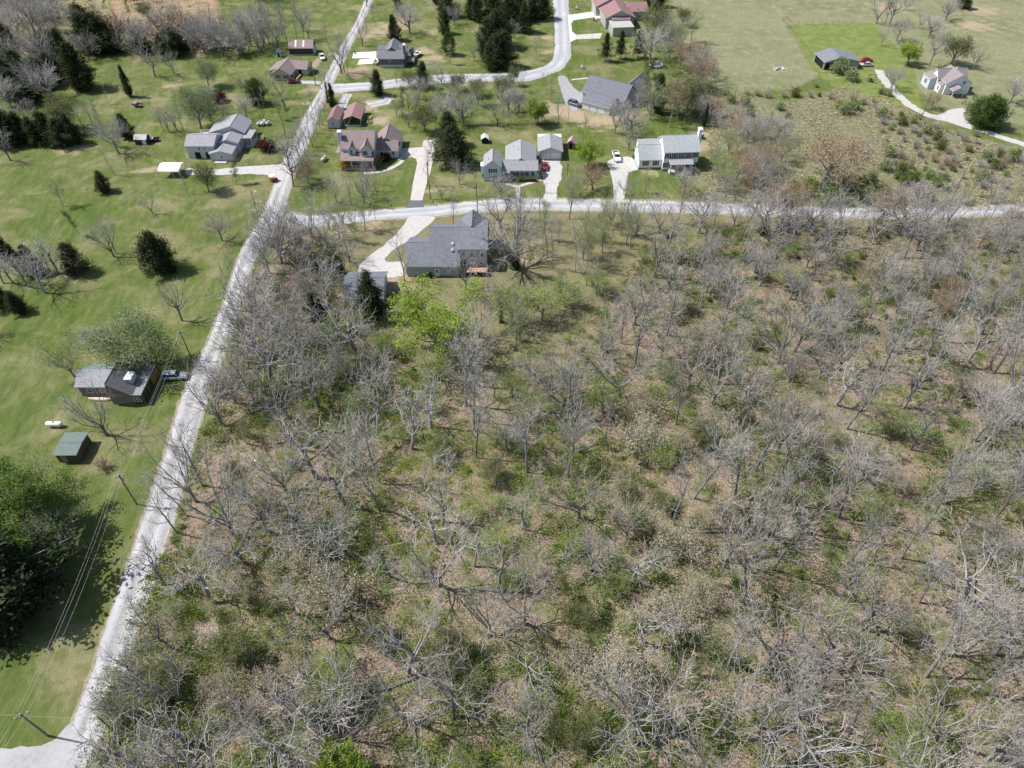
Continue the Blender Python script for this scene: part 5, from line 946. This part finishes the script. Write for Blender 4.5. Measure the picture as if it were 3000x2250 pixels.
for x, y in scatter([(-80, 350), (330, 370), (400, 400), (380, 436), (-80, 436)], 16, 4.5): plant(rng.choice(['tall', 'vase', 'round', 'pale']), x, y, rng.uniform(7, 11), "bare grey tree among the cedars above the left lawn", group="bare trees among the cedars above the left lawn")
for x, y in scatter([(290, 130), (720, 110), (800, 150), (840, 165), (560, 172), (300, 168)], 28, 3.8): plant(rng.choice(['tall', 'vase', 'round', 'tall', 'barebush']), x, y, rng.uniform(9, 15), "bare tree in the hedgerow behind the upper left lawn", group="bare trees of the hedgerow behind the upper left lawn")
for px, py, h_ in ((595, 150, 12), (608, 148, 13), (655, 157, 15), (700, 157, 14), (775, 125, 14), (790, 128, 11), (815, 143, 17), (845, 140, 10), (770, 158, 9), (870, 118, 14), (890, 115, 12), (905, 115, 12), (960, 128, 9), (830, 62, 9), (870, 55, 10), (740, 65, 10), (720, 110, 12)): T(rng.choice(['tall', 'vase', 'spread']), px, py, h_, "tall bare tree behind the brown barn and tan house", "tall bare trees behind the brown barn", sx=.8)
for x, y in scatter([(620, -40), (1000, -40), (960, 80), (940, 120), (760, 110), (680, 60)], 16, 7): plant(rng.choice(['tall', 'vase', 'round', 'slim']), x, y, rng.uniform(8, 13), "bare tree scattered over the top left pasture", group="bare trees over the top left pasture")
for x, y in scatter([(300, -40), (660, -40), (640, 60), (600, 130), (360, 130)], 20, 7): plant(rng.choice(['pale', 'slim', 'olive', 'vase']), x, y, rng.uniform(5, 9), "slim hazy tree in the orange brown field at the top left", group="slim trees in the orange brown field")
# verge trees between road and houses
for px, py, h_, k in ((1062, 135, 12, 'vase'), (1075, 100, 10, 'tall'), (1075, 20, 12, 'vase'), (1095, 60, 9, 'tall'), (1000, 215, 15, 'vase'), (1010, 212, 14, 'tall'), (1020, 216, 12, 'slim')): T(k, px, py, h_, "tall bare tree close beside the upper gravel road", "tall bare trees beside the upper gravel road")
T('ivy', 960, 300, 14, "leafy vine covered tree at the road junction", var=1); T('cedar', 977, 318, 8, "dark evergreen at the foot of the vine covered tree", sx=.7)
for px, py, h_ in ((938, 378, 9), (915, 320, 9), (905, 390, 9), (925, 418, 10), (900, 430, 9), (880, 440, 10), (895, 455, 9), (955, 350, 8), (930, 400, 9), (945, 365, 9), (862, 455, 9), (885, 400, 8), (870, 520, 9), (920, 440, 8), (905, 360, 8)): T(rng.choice(['tall', 'slim']), px, py, h_, "thin bare tree in the row along the right side of the road", "thin bare trees along the right side of the road")
for px, py, h_ in ((850, 500, 12), (860, 545, 13), (905, 525, 9), (880, 470, 10)): T('spread', px, py, h_, "bare tree on the corner between the two roads", "bare trees on the corner between the two roads", sx=.7)
T('rust', 905, 540, 7, "rusty budding tree at the corner above the side road", var=0); T('vase', 825, 290, 7.5, "small bare tree with pink haze below the tan house"); T('pale', 822, 350, 6.5, "pale leafing sapling on the lawn below the tan house", var=2, sx=1.5); T('olive', 843, 345, 6, "greenish sapling right of the pale leafing one", var=1, sx=1.4); T('vase', 725, 352, 8, "fan shaped bare tree behind the white tanks")
# upper middle yards
for px, py, h_, lb in ((1110, 278, 8, "dark round cedar on the near verge of the upper road"), (1243, 258, 8.5, "dark cone shaped pine by the upper road"), (1155, 118, 9, "dark cedar behind the slate blue house")): T('cedar', px, py, h_, lb, var=0)
T('broad', 1315, 160, 7.5, "dark round tree in the middle of the top yard", sx=.6); T('pale', 1322, 190, 7, "pale tree in front of the dark round one", var=2, sx=1.6); T('vase', 1390, 178, 8, "small bare tree left of the big cedar clump", sx=.7); T('tall', 1570, 177, 9.5, "small bare tree right of the big cedar clump", sx=.7); T('olive', 1505, 250, 8, "upright ivy clad tree on the near verge of the upper road", var=0, sx=.6)
for px, py, h_ in ((1460, 140, 13), (1430, 165, 13), (1475, 195, 12), (1450, 200, 11), (1490, 85, 12), (1535, 95, 11), (1520, 60, 11), (1400, 60, 10), (1380, 55, 9), (1450, 60, 11), (1560, 60, 9), (1310, 48, 10), (1590, 55, 9), (1278, 12, 7), (1500, 20, 9), (1430, 10, 10)): T('cedar', px, py, h_, "dark cedar in the clump left of the top road", "dark cedars left of the top road", sx=1.15)
for px, py, h_, lb in ((1773, 180, 9.5, "left of the three cedars below the red roofed house"), (1816, 173, 9.5, "middle of the three cedars below the red roofed house"), (1868, 170, 9.5, "right of the three cedars below the red roofed house")): T('pine', px, py, h_, lb, "three cedars below the red roofed house")
for px, py, h_, k in ((1180, 345, 10, 'olive'), (1200, 345, 9, 'pale'), (1220, 335, 9, 'vase'), (1162, 340, 7, 'pale'), (1165, 260, 6, 'pale'), (1200, 255, 7, 'olive'), (1340, 265, 7, 'olive'), (1395, 282, 7, 'olive'), (1370, 335, 8, 'vase'), (1275, 360, 10, 'vase'), (1310, 350, 9, 'round'), (1345, 300, 8, 'vase')): T(k, px, py, h_, "small leafing yard tree between the upper road and the farmhouses", "small yard trees below the upper road")
for px, py, h_, k in ((1457, 370, 10, 'vase'), (1490, 330, 9, 'round'), (1570, 360, 9, 'pale'), (1635, 360, 10, 'tall'), (1665, 362, 7, 'slim'), (1520, 330, 7, 'round'), (1800, 390, 12, 'vase'), (1835, 380, 11, 'vase'), (1850, 400, 12, 'spread'), (1715, 370, 5, 'vase'), (1840, 440, 9, 'vase'), (1600, 270, 7, 'tall'), (1585, 262, 6, 'slim'), (1615, 300, 6, 'pale')): T(k, px, py, h_, "bare tree in the tree belt behind the farmhouse and colonial house", "trees of the belt behind the farmhouse and colonial house")
T('bright', 1575, 365, 9.5, "yellow green round tree behind the farmhouse back lawn", var=0, sx=.8); LIBY = None
T('bright', 1722, 490, 8.5, "bright green round tree between the two gravel drives", var=0, sx=.95); T('rust', 1735, 555, 8, "rusty brown round tree by the road between the two gravel drives", var=0, sx=1.15)
for px, py, h_, k in ((1962, 372, 16, 'rust'), (1985, 340, 14, 'olive'), (2010, 330, 13, 'olive'), (2035, 330, 12, 'pale'), (1920, 320, 12, 'olive'), (1900, 350, 13, 'pale'), (1890, 230, 9, 'olive'), (1905, 170, 10, 'pale'), (1940, 150, 9, 'olive'), (1960, 170, 9, 'round'), (1990, 200, 10, 'rust'), (1955, 130, 10, 'round'), (1950, 90, 10, 'pale'), (1985, 60, 8, 'tall'), (1900, 30, 12, 'cedar'), (2050, 350, 9, 'round'), (1930, 20, 10, 'cedar'), (2080, 340, 7, 'rust')): T(k, px, py, h_, "hazy leafing tree in the belt right of the large modern house", "leafing trees right of the large modern house")
T('cedar', 1925, 330, 12, "dark evergreen right of the large modern house", sx=.6); T('cedar', 2062, 370, 7, "dark trunk evergreen behind the colonial chimney", sx=.5)
T('cedar', 1315, 425, 10, "dark cedar between the drive and the farmhouse", sx=1.2, var=0); T('cedar', 1330, 480, 11, "broad dark evergreen left of the farmhouse", sx=1.25, var=2); T('vase', 1345, 540, 8, "grey bare tree in front of the broad dark evergreen"); T('yellowbush', 1012, 494, 2.6, "golden yellow shrub at the left porch corner of the dormered house", cat="bush"); T('redbush', 1130, 470, 2.0, "dark reddish shrub below the dormered house side windows", cat="bush")
T('slim', 1253, 545, 12, "slender bare tree beside the pale concrete drive", sx=1.1); T('slim', 1105, 540, 8, "small bare tree in front of the dormered house"); T('barebush', 1095, 485, 4, "bare shrub at the porch of the dormered house", cat="bush")
for px, py, h_, k in ((2100, 560, 11, 'lime'), (2125, 590, 9, 'vase'), (2085, 520, 10, 'lime'), (2150, 600, 8, 'pale'), (2095, 480, 8, 'vase')): T(k if k in LIB else 'olive', px, py, h_, "leafy tree in the green belt right of the colonial house", "leafy trees right of the colonial house", sx=.8)
# right hand fields
T('rust', 2410, 535, 15, "great spreading rusty crowned oak with dead lower limbs in the rough field", var=0, sx=1.35); T('dead', 2416, 540, 7, "bleached broken limbs at the foot of the great oak")
T('broad', 2880, 370, 9, "broad leafy evergreen beside the white gravel drive", sx=1.15); T('round', 2608, 265, 8.5, "round bare tree beside the two track drive"); T('bright', 2655, 190, 9, "vivid green round tree left of the white farmhouse", sx=.95, var=0); T('spread', 2720, 195, 13, "tall bare tree behind the white farmhouse", sx=.7); T('olive', 2785, 190, 12, "olive leafing tree leaning behind the white farmhouse", var=0); T('spread', 2850, 205, 10, "bare tree right of the white farmhouse", sx=.8); T('rust', 2728, 318, 6, "small rusty leafing tree in front of the white farmhouse"); T('round', 2960, 300, 9, "grey bare tree at the right edge beside the broad evergreen"); T('vase', 2900, 595, 9.5, "fan shaped bare tree above the road at the far right", sx=1.1, var=0)
for px, py, h_, k in ((2567, 70, 13, 'vase'), (2590, 75, 12, 'tall'), (2605, 72, 13, 'spread'), (2580, 135, 9, 'vase'), (2625, 120, 9, 'round'), (2690, 85, 9, 'vase'), (2720, 110, 9, 'round'), (2745, 100, 10, 'tall'), (2770, 60, 9, 'round'), (2650, 30, 8, 'vase')): T(k, px, py, h_, "bare tree in the group beyond the green paddock", "bare trees beyond the green paddock")
T('cedar', 2822, 25, 7, "dark cedar alone near the top right edge", sx=1.1)
for px, py, h_, k, lb in ((2455, 215, 4.5, 'bush', "bright green bush in front of the metal barn"), (2492, 235, 3.5, 'bush', "smaller bright bush right of the barn one")): T(k, px, py, h_, lb, cat="bush", var=0)
GF = "bushes of the rough field"
BS = .6
for px, py, h_ in ((2475, 335, 6), (2460, 320, 4.5), (2500, 320, 5), (2710, 390, 4.5), (2740, 410, 4), (2305, 345, 3), (2283, 322, 3.5), (2140, 300, 4.5), (2180, 310, 4.5), (2195, 340, 4), (2215, 370, 4), (2390, 255, 1.8), (2640, 340, 2), (2715, 440, 2), (2790, 500, 2.4), (2710, 500, 2.2), (2740, 545, 4), (2720, 585, 4), (2590, 500, 4.5), (2640, 510, 5), (2650, 540, 4), (2600, 280, 3.5), (2580, 275, 3), (2970, 470, 5), (2930, 460, 3), (2860, 400, 2), (2690, 400, 2), (2845, 505, 2), (2770, 560, 2.5), (2550, 240, 2), (2260, 600, 3)): T('bush', px, py, h_ * BS, "green bush in the rough straw coloured field on the right", GF, cat="bush")
for x, y in scatter([(2240, 560), (2560, 520), (2620, 590), (2500, 605), (2260, 600)], 26, 1.8): plant('bush', x, y, rng.uniform(1.8, 3), "dark green bush in the thicket below the great oak", "bush", "dark bushes below the great oak", var=rng.choice([0, 1]))
for x, y in scatter([(2100, 280), (2560, 300), (2620, 560), (2960, 560), (2960, 460), (2700, 350), (2400, 280)], 90, 3): plant(rng.choice(['barebush', 'bush', 'barebush', 'barebush']), x, y, rng.uniform(1, 3), "low brush clump in the rough straw coloured field", "bush", "low brush clumps of the rough field")
for x, y in scatter([(2090, 330), (2300, 400), (2330, 560), (2120, 585)], 38, 3): plant(rng.choice(['round', 'vase', 'vase', 'rust', 'pale', 'vase', 'tall']), x, y, rng.uniform(5, 10), "small tree in the tangled belt left of the great oak", group="small trees left of the great oak")
for x, y in scatter([(2480, 440), (3060, 470), (3060, 600), (2650, 600), (2500, 540)], 16, 5): plant(rng.choice(['vase', 'round', 'vase', 'pale']), x, y, rng.uniform(5, 9), "grey bare tree in the rough field above the road", group="grey bare trees of the rough field")
# foreground row leaning over the road
GR = "bare trees in the row beside the lower gravel road"
for px, py, h_, k, sx in ((650, 1245, 17, 'vase', 1.1), (593, 1422, 18, 'tall', .9), (575, 1470, 17, 'vase', .8), (545, 1510, 13, 'slim', 1.2), (520, 1562, 15, 'tall', .9), (482, 1712, 12, 'dead', .8), (470, 1650, 9, 'slim', 1), (500, 1900, 11, 'spread', .7), (378, 1965, 8, 'vase', .8), (372, 2010, 7, 'pale', 1.5), (425, 1830, 10, 'slim', 1), (690, 1180, 12, 'round', .8), (730, 1080, 10, 'vase', .9), (715, 1000, 11, 'tall', .8), (745, 930, 11, 'vase', .9), (770, 870, 10, 'tall', .9), (790, 800, 11, 'round', .7), (700, 1110, 9, 'slim', 1)): T(k, px, py, h_, "bare tree in the row leaning over the right edge of the lower gravel road", GR, sx=sx)
# named trees of the wood
VRG2 = wp([(640, 1230), (700, 1010), (760, 800), (800, 700), (850, 690), (830, 800), (790, 950), (740, 1120), (700, 1250)])
for x, y in scatter(None, 15, 3.8, polys=VRG2): plant(rng.choice(['tall', 'vase', 'slim', 'round', 'tall']), x, y, rng.uniform(10, 15), "bare tree crowding the side of the gravel road", group="bare trees crowding the side of the gravel road")
GY = "yard trees around the far houses"
for poly, n, sp, kk, hh in (([(1130, 280), (1440, 270), (1620, 260), (1640, 360), (1440, 368), (1340, 400), (1200, 380)], 11, 5.5, ['vase', 'pale', 'tall', 'olive', 'round'], (7, 11)),
    ([(1650, 375), (1860, 380), (2060, 300), (2080, 240), (2000, 60), (1900, 60), (1880, 220), (1860, 340)], 20, 4.4, ['vase', 'pale', 'olive', 'tall', 'round', 'rust'], (8, 14)),
    ([(1230, 280), (1330, 300), (1400, 240), (1240, 230)], 4, 5, ['vase', 'pale'], (6, 9)), ([(860, 640), (1120, 540), (1100, 610), (900, 625)], 9, 3, ['slim', 'vase', 'tall'], (7, 11)), ([(1270, 560), (2060, 540), (2080, 575), (1290, 585)], 13, 6, ['vase', 'slim', 'pale', 'round'], (6, 9)),
    ([(420, 340), (780, 310), (800, 350), (500, 400)], 9, 5, ['vase', 'slim', 'round'], (6, 10)), ([(690, 240), (830, 290), (860, 350), (720, 340)], 6, 5, ['vase', 'pale'], (6, 8)), ([(1100, 20), (1600, -30), (1600, 120), (1200, 100)], 12, 7, ['vase', 'round', 'tall', 'cedar'], (7, 11))):
    for x, y in scatter(poly, n, sp): plant(rng.choice(kk), x, y, rng.uniform(*hh), "small bare or budding yard tree by the far houses", group=GY)
GC = "trees of the brown clearing"
for poly, n, sp, kk, hh in (([(960, 650), (1120, 650), (1050, 740), (1000, 800), (960, 740)], 8, 4, ['slim', 'vase', 'pale', 'tall'], (8, 12)), ([(1460, 640), (1900, 640), (1900, 700), (1720, 850), (1560, 850), (1480, 740)], 19, 4.6, ['tall', 'slim', 'vase', 'pale', 'tall', 'vase'], (9, 14)), ([(1250, 1110), (1440, 1130), (1560, 1090), (1640, 1000), (1700, 900), (1560, 880), (1450, 900)], 12, 5, ['lime', 'slim', 'tall', 'vase', 'pale'], (7, 12)), ([(1900, 655), (2900, 655), (2900, 690), (1900, 690)], 20, 5, ['vase', 'tall', 'round', 'rust'], (9, 14))):
    for x, y in scatter(poly, n, sp): plant(rng.choice(kk), x, y, rng.uniform(*hh), "tree in the brown clearing", group=GC)
T('dead', 1280, 1590, 11, "big bleached dead tree with broken pale limbs in the wood centre", var=0, rz=1.2, sx=1.1); T('dead', 1300, 1530, 14, "forked pale tree behind the broken bleached one", var=1, sx=.7)
T('canopy', 1284, 1032, 17.5, "vivid yellow green tree below the slate roofed house", sx=1.2); T('ivy', 1509, 784, 17, "great many limbed tree with ivy trunk right of the slate roofed house", var=0, sx=1.1); T('ivy', 1468, 945, 12, "ivy trunked forked tree in the brown clearing", var=1, sx=1.1); T('ivy', 1525, 1000, 13, "slim ivy wrapped tree below the brown clearing", var=1, sx=.8); T('pale', 1720, 782, 11, "ivy clad leafing tree at the right of the clearing", var=1, sx=.9)
T('tall', 1185, 825, 15, "bare tree at the left corner of the slate roofed house", sx=.8); T('vase', 1365, 850, 13, "bare tree by the deck steps of the slate roofed house"); T('slim', 1418, 905, 11, "slender bare tree below the deck of the slate roofed house", sx=1.3); T('tall', 1328, 662, 11, "bare tree between the road and the slate roof", sx=.8); T('cedar', 1092, 930, 12, "dark cedar in front of the small detached garage", var=1, sx=1.05)
T('slim', 1043, 675, 9, "slender bare tree in the clearing by the side road"); T('slim', 1102, 645, 8, "bare tree at the near edge of the side road"); T('slim', 1020, 722, 9, "thin bare tree left of the concrete drive"); T('slim', 1055, 880, 12, "thin bare tree left of the dark garage cedar"); T('tall', 1595, 670, 9, "bare tree near the road above the clearing"); T('tall', 1635, 718, 9, "bare tree in the upper clearing"); T('lime', 1745, 860, 7, "low yellow green tree in the clearing", var=0); T('lime', 1655, 900, 7.5, "spreading light green tree in the middle of the clearing", var=0, sx=1.3)
for px, py, h_ in ((1720, 705, 9), (1765, 740, 11), (1845, 730, 13), (1820, 690, 10), (1790, 660, 9)): T('pale', px, py, h_, "pale leafing tree above the brown clearing near the road", "pale leafing trees above the brown clearing")
T('lime', 1500, 1160, 7, "fresh green small tree below the brown clearing", var=0, sx=.8); T('lime', 1765, 1210, 8, "fresh green tree in the middle of the wood", var=0); T('bright', 985, 995, 5.5, "bright low tree at the left edge of the clearing", var=0, sx=1.3); T('bright', 1010, 2290, 9, "vivid lime green tree at the bottom edge", var=0, sx=.8); T('lime', 990, 2050, 8, "green leafing tree in the lower left of the wood", var=0)
T('cedar', 2290, 680, 6, "dark cedar at the wood edge below the right hand road", sx=1.2); T('cedar', 2232, 690, 5, "small dark cedar left of the one below the right hand road")
for px, py, h_, lb in ((530, 1740, 5, "white blossomed dogwood beside the lower road"), (630, 1880, 5, "white blossomed dogwood in the lower left wood"), (955, 1320, 4, "white dogwood in the upper left of the wood"), (1300, 1370, 5.5, "white dogwood behind the bleached dead tree"), (1360, 1540, 5, "white dogwood right of the bleached dead tree"), (1780, 1105, 5.5, "white dogwood below the brown clearing"), (1265, 1840, 4, "faint white dogwood in the lower middle of the wood")): T('dogwood', px, py, h_, lb)
LEFTW = [(600,1290),(670,1070),(740,850),(810,700),(860,665),(950,690),(985,790),(1030,890),(1120,950),(1240,1130),(1100,1300),(700,1500)]
# zones of the wood, named by what they lie next to
Z = [("left of the small garage and its cedar", [(640,1240),(690,1060),(750,850),(810,700),(865,668),(950,690),(985,790),(1030,890),(1050,960),(900,1150)], 46, 4.2, ['vase','round','spread','tall','rust','olive','cedar','pale']),
     ("between the vivid yellow green tree and the bleached dead tree", [(1100,1180),(1340,1110),(1700,1180),(1720,1560),(1080,1560)], 44, 5.2, ['tall','vase','tall','dead','round','tall','olive','slim','pale','tall']),
     ("between the lower road and the bleached dead tree", [(680,1300),(1050,1000),(1100,1180),(1080,1560),(720,1600),(600,1500)], 38, 5.0, ['vase','spread','dead','tall','round','pale','olive']),
     ("at the lower left beside the gravel road", [(430,1900),(560,1560),(1000,1600),(1000,2420),(270,2420)], 40, 4.6, ['vase','dead','round','spread','dead','olive','broken','tan']),
     ("at the bottom middle of the photo", [(1000,1640),(1900,1640),(1900,2420),(1000,2420)], 40, 5.0, ['dead','vase','spread','broken','round','tan','tall','olive']),
     ("at the bottom right of the photo", [(1900,1640),(3150,1640),(3300,2420),(1900,2420)], 42, 5.3, ['vase','tall','spread','tall','dead','tan','vase','tall']),
     ("below the brown clearing to the right", [(1720,1120),(1850,900),(2150,900),(2250,1640),(1740,1640)], 52, 5.0, ['tall','vase','tall','slim','tall','vase','tan','tall','pale']),
     ("below the right hand road", [(1880,830),(1970,695),(2400,662),(3300,645),(3400,950),(2150,950)], 74, 4.8, ['round','vase','tall','rust','tall','tall','vase','tall']),
     ("along the right edge of the photo", [(2250,980),(3300,950),(3300,1640),(2280,1640)], 66, 5.2, ['tall','vase','tall','dead','round','tan','tall','vase'])]
ADJ = dict(tall="tall bare grey tree", spread="wide limbed bare tree", vase="fan shaped bare tree", dead="pale crooked dead tree", round="dense twiggy grey tree", olive="olive green leafing tree", slim="slender bare tree", pale="pale green leafing tree", rust="rusty brown budding tree", tan="cream budding tree", cedar="dark cedar", broken="broken white barked tree")
HT = dict(tall=(15, 21), spread=(12, 17), vase=(13, 18), dead=(9, 14), round=(8, 12), olive=(5, 8), slim=(9, 14), pale=(5, 9), rust=(7, 10), tan=(6, 9), cedar=(5, 8), broken=(7, 10))
for zn, poly, n, sp, kinds in Z:
    for x, y in scatter(poly, int(n * (1.0 if 'right' in zn and 'brown' not in zn else .72)), sp * (1.0 if 'right' in zn and 'brown' not in zn else 1.1)):
        k = rng.choice(kinds); q = .10 * (x / 60) if y < 90 else 0
        far_ = 1 if y < 120 else .82
        plant(k, x, y, rng.uniform(*HT[k]) * far_, ADJ[k] + " in the wood " + zn, group="trees of the wood " + zn, sx=rng.uniform(.85, 1.15), lean=(rng.uniform(-.07, .07), rng.uniform(-.05, .10)))
GS = "leafing saplings under the bare trees"
for x, y in scatter(None, 230, 2.4, 60, polys=WOODS):
    px_, py_ = proj(x, y)
    if not (-60 < px_ < 3060 and py_ < 2350): continue
    k = rng.choice(['pale', 'lime', 'lime', 'olive'] if px_ < 1700 else ['pale', 'olive', 'lime']); plant(k, x, y, rng.uniform(3, 6), {'pale': 'pale green sapling', 'olive': 'olive green sapling', 'lime': 'lime green sapling'}[k] + " under the bare trees", group=GS, sx=1.25)
# fallen trunks
for i, (px, py, qx, qy, r_, lb) in enumerate([(1040, 2050, 1300, 1960, .22, "fallen grey trunk in the lower middle of the wood"), (2010, 1560, 2200, 1560, .16, "straight pale fallen trunk left of centre in the right hand wood"), (2330, 2140, 2060, 2190, .16, "fallen trunk near the bottom right"), (2480, 1530, 2560, 1545, .15, "short bleached log in the right hand wood"), (1560, 710, 1610, 745, .1, "thin fallen branch in the upper clearing"), (870, 2030, 690, 1880, .3, "dark fallen trunk in the lower left wood"), (1430, 1240, 1540, 1250, .12, "thin fallen stem above the bleached dead tree")]):
    a, b_ = Vector((*at(px, py), .35)), Vector((*at(qx, qy), .5)); mdl = a.lerp(b_, .5) + Vector((0, 0, -.1)); MBt = MB().tube([Vector(), mdl - a, b_ - a], [r_, r_ * .8, r_ * .45], 8); o = MBt.build('fallen_trunk', PALE if 'pale' in lb or 'bleach' in lb else BARK, smooth=True); o.location = a; tag(o, lb, "log")

# ------------------------------------------------------------------ undergrowth and herbs: uncountable, one object each
def hide_src():
    for k, L_ in LIB.items():
        for o in L_:
            if o.name not in USED:
                for ch in list(o.children): bpy.data.objects.remove(ch)
                bpy.data.objects.remove(o)
hide_src()
def pick(polys_px, n, hw_x=(-170, 260), hw_y=(5, 180), polys=None):
    P = polys or wp(polys_px); X = nr.uniform(*hw_x, n * 8); Y = nr.uniform(*hw_y, n * 8); k = inpoly(X, Y, P)
    px = 1500 + F * X / (Y * CT + CAM_H * ST); k &= (px > -150) & (px < 3150); X, Y = X[k][:n], Y[k][:n]; return X, Y
def clumpy(X, Y, sc_, thr, seed=0):
    g = np.random.default_rng(seed); v = np.zeros_like(X)
    for i in range(9): a, f = g.uniform(0, 6.28), g.uniform(.6, 1.9) / sc_; v += np.sin((X * math.cos(a) + Y * math.sin(a)) * f + g.uniform(0, 6.28))
    return v / 3 > thr
LGT = leaf_mat("undergrowth_leaf", (.08, .125, .03), (.25, .33, .085), .3)
def undergrowth(name, X, Y, per, hmax, leaf, size, wid, cat_label):
    n = len(X); H_ = nr.uniform(.35, 1, n) ** 1.5 * hmax; idx = np.repeat(np.arange(n), per); m = len(idx)
    P = np.stack([X[idx], Y[idx], np.zeros(m)], 1) + nr.normal(0, 1, (m, 3)) * np.stack([H_[idx] * wid, H_[idx] * wid, H_[idx] * 0], 1); P[:, 2] = .04 + np.abs(nr.beta(1.6, 1.6, m)) * H_[idx]
    link(name, leaf_quads(name, P, size, leaf, np.clip((nr.random(n) * .7)[idx] + nr.random(m) * .35, 0, 1))); tag(bpy.data.objects[name], kind="stuff", label=cat_label, cat="undergrowth")
X, Y = pick(None, 6000, polys=WOODS); k = clumpy(X, Y, 9, -.22, 1) & ((X < 15) | (nr.random(len(X)) < .55)); undergrowth("undergrowth", X[k], Y[k], 110, 2.4, LGT, .13, .5, "mixed green undergrowth bushes between the trees of the wood")
GRN = wp([(900, 1000), (1500, 1000), (1800, 1150), (1900, 1500), (1750, 2400), (350, 2400), (480, 1700), (900, 1500)]); X, Y = pick(None, 1500, polys=GRN); k = clumpy(X, Y, 8, -.1, 6); undergrowth("spring_undergrowth", X[k], Y[k], 110, 2.6, LEAF['bright'], .11, .5, "bright spring green bushes in the middle and lower part of the wood")
X, Y = pick(None, 1700, polys=WOODS); k = clumpy(X, Y, 16, .3, 2) & ((X < 15) | (nr.random(len(X)) < .5)); undergrowth("dark_undergrowth", X[k], Y[k], 150, 2.8, LEAF['deep'], .15, .42, "darker green thickets in patches of the wood floor")
X, Y = pick(None, 26000, polys=WOODS); k = clumpy(X, Y, 5, -.1, 3); undergrowth("ground_herbs", X[k], Y[k], 9, .4, LEAF['olive'], .11, .8, "low herbs growing through the leaf litter of the wood")
def brushwood(name, X, Y, hmax, m_, label):
    ls = []
    for x, y in zip(X, Y):
        h_ = nr.uniform(.4, 1) * hmax
        for i in range(9): a = nr.uniform(0, 6.28); ls.append(limb(nr, np.array([x + nr.normal(0, .2), y + nr.normal(0, .2), 0]), np.array([math.cos(a) * .6, math.sin(a) * .6, 1.]), h_ * nr.uniform(.6, 1.1), .016, .006, 4, .22, 0.0))
    V, Fq = tubes_np(ls, 3); tag(link(name, np_mesh(name, V, Fq, [m_])), kind="stuff", label=label, cat="brushwood")
X, Y = pick(None, 3300, polys=WOODS); brushwood("brushwood", X, Y, 2.6, TWIG, "grey leafless brush and saplings under the trees of the wood")
# straw tufts in the rough field, grass tufts in meadow
X, Y = pick(None, 15000, (20, 330), (165, 330), STRAW); k = clumpy(X, Y, 3.5, -.25, 4); undergrowth("straw_tufts", X[k], Y[k], 7, .55, leaf_mat("straw_blade", (.36,.33,.20), (.58,.53,.38), .2), .17, .6, "dry straw tufts of the rough field")
for poly, yr, xr, nm, lb in ((BRUSH, (230, 420), (-330, -120), "field_brush", "low mixed brush under the upper left wood"),):
    X, Y = pick(None, 700, xr, yr, poly); undergrowth(nm, X, Y, 60, 1.6, LEAF['olive'], .2, .6, lb)
VRG = wp([(x_ + 6, y_) for x_, y_ in Rm[2:19]] + [(x_ + 42, y_) for x_, y_ in reversed(Rm[2:19])])
X, Y = pick(None, 330, (-110, -30), (30, 190), VRG); undergrowth("verge_undergrowth", X, Y, 90, 1.6, LGT, .13, .5, "green verge growth along the right side of the gravel road")

# ------------------------------------------------------------------ labels: copies that share one are told apart by where their foot stands
NUM = ["zero", "one", "two", "three", "four", "five", "six", "seven", "eight", "nine", "ten"]
def tenths(v):
    v = min(max(v, 0), 1) * 10; n = round(v); d = v - n; return ("almost " if d < -.17 else "just over " if d > .17 else "") + NUM[n] + (" tenth" if n == 1 else " tenths")
seen = {}
for o in col.objects:
    if o.parent is None and o.get('group') and o.get('label'): seen.setdefault((o['group'], o['label']), []).append(o)
PREP = set("in along behind of beside over at right between on leaning standing among tangled scattered close left below beyond above".split())
used = set()
for (g_, lb), os_ in seen.items():
    if len(os_) < 2: continue
    hd = []
    for w_ in lb.split():
        if w_ in PREP: break
        hd.append(w_)
    hd = " ".join(hd[:4]); tmp = {}
    for o in os_:
        px, py = proj(o.location.x, o.location.y); o['label'] = f"{hd} {tenths(px / 3000)} across, {tenths(py / 2250)} down the photo"
        tmp.setdefault(o['label'], []).append(o)
    ORD = ["tallest", "second tallest", "third tallest", "fourth tallest", "fifth tallest", "sixth tallest", "seventh tallest", "eighth tallest", "ninth tallest", "tenth tallest"]
    for v_ in tmp.values():
        v_.sort(key=lambda o: -o.scale[2])
        for i, o in enumerate(v_ if 1 < len(v_) <= 10 else []): o['label'] = ORD[i] + " " + o['label']
for o in col.objects:
    if o.parent is None and o.get('label') and len(o['label'].split()) >= 16: o['label'] = o['label'].replace(' the photo', ' photo').replace(" down photo", " down")
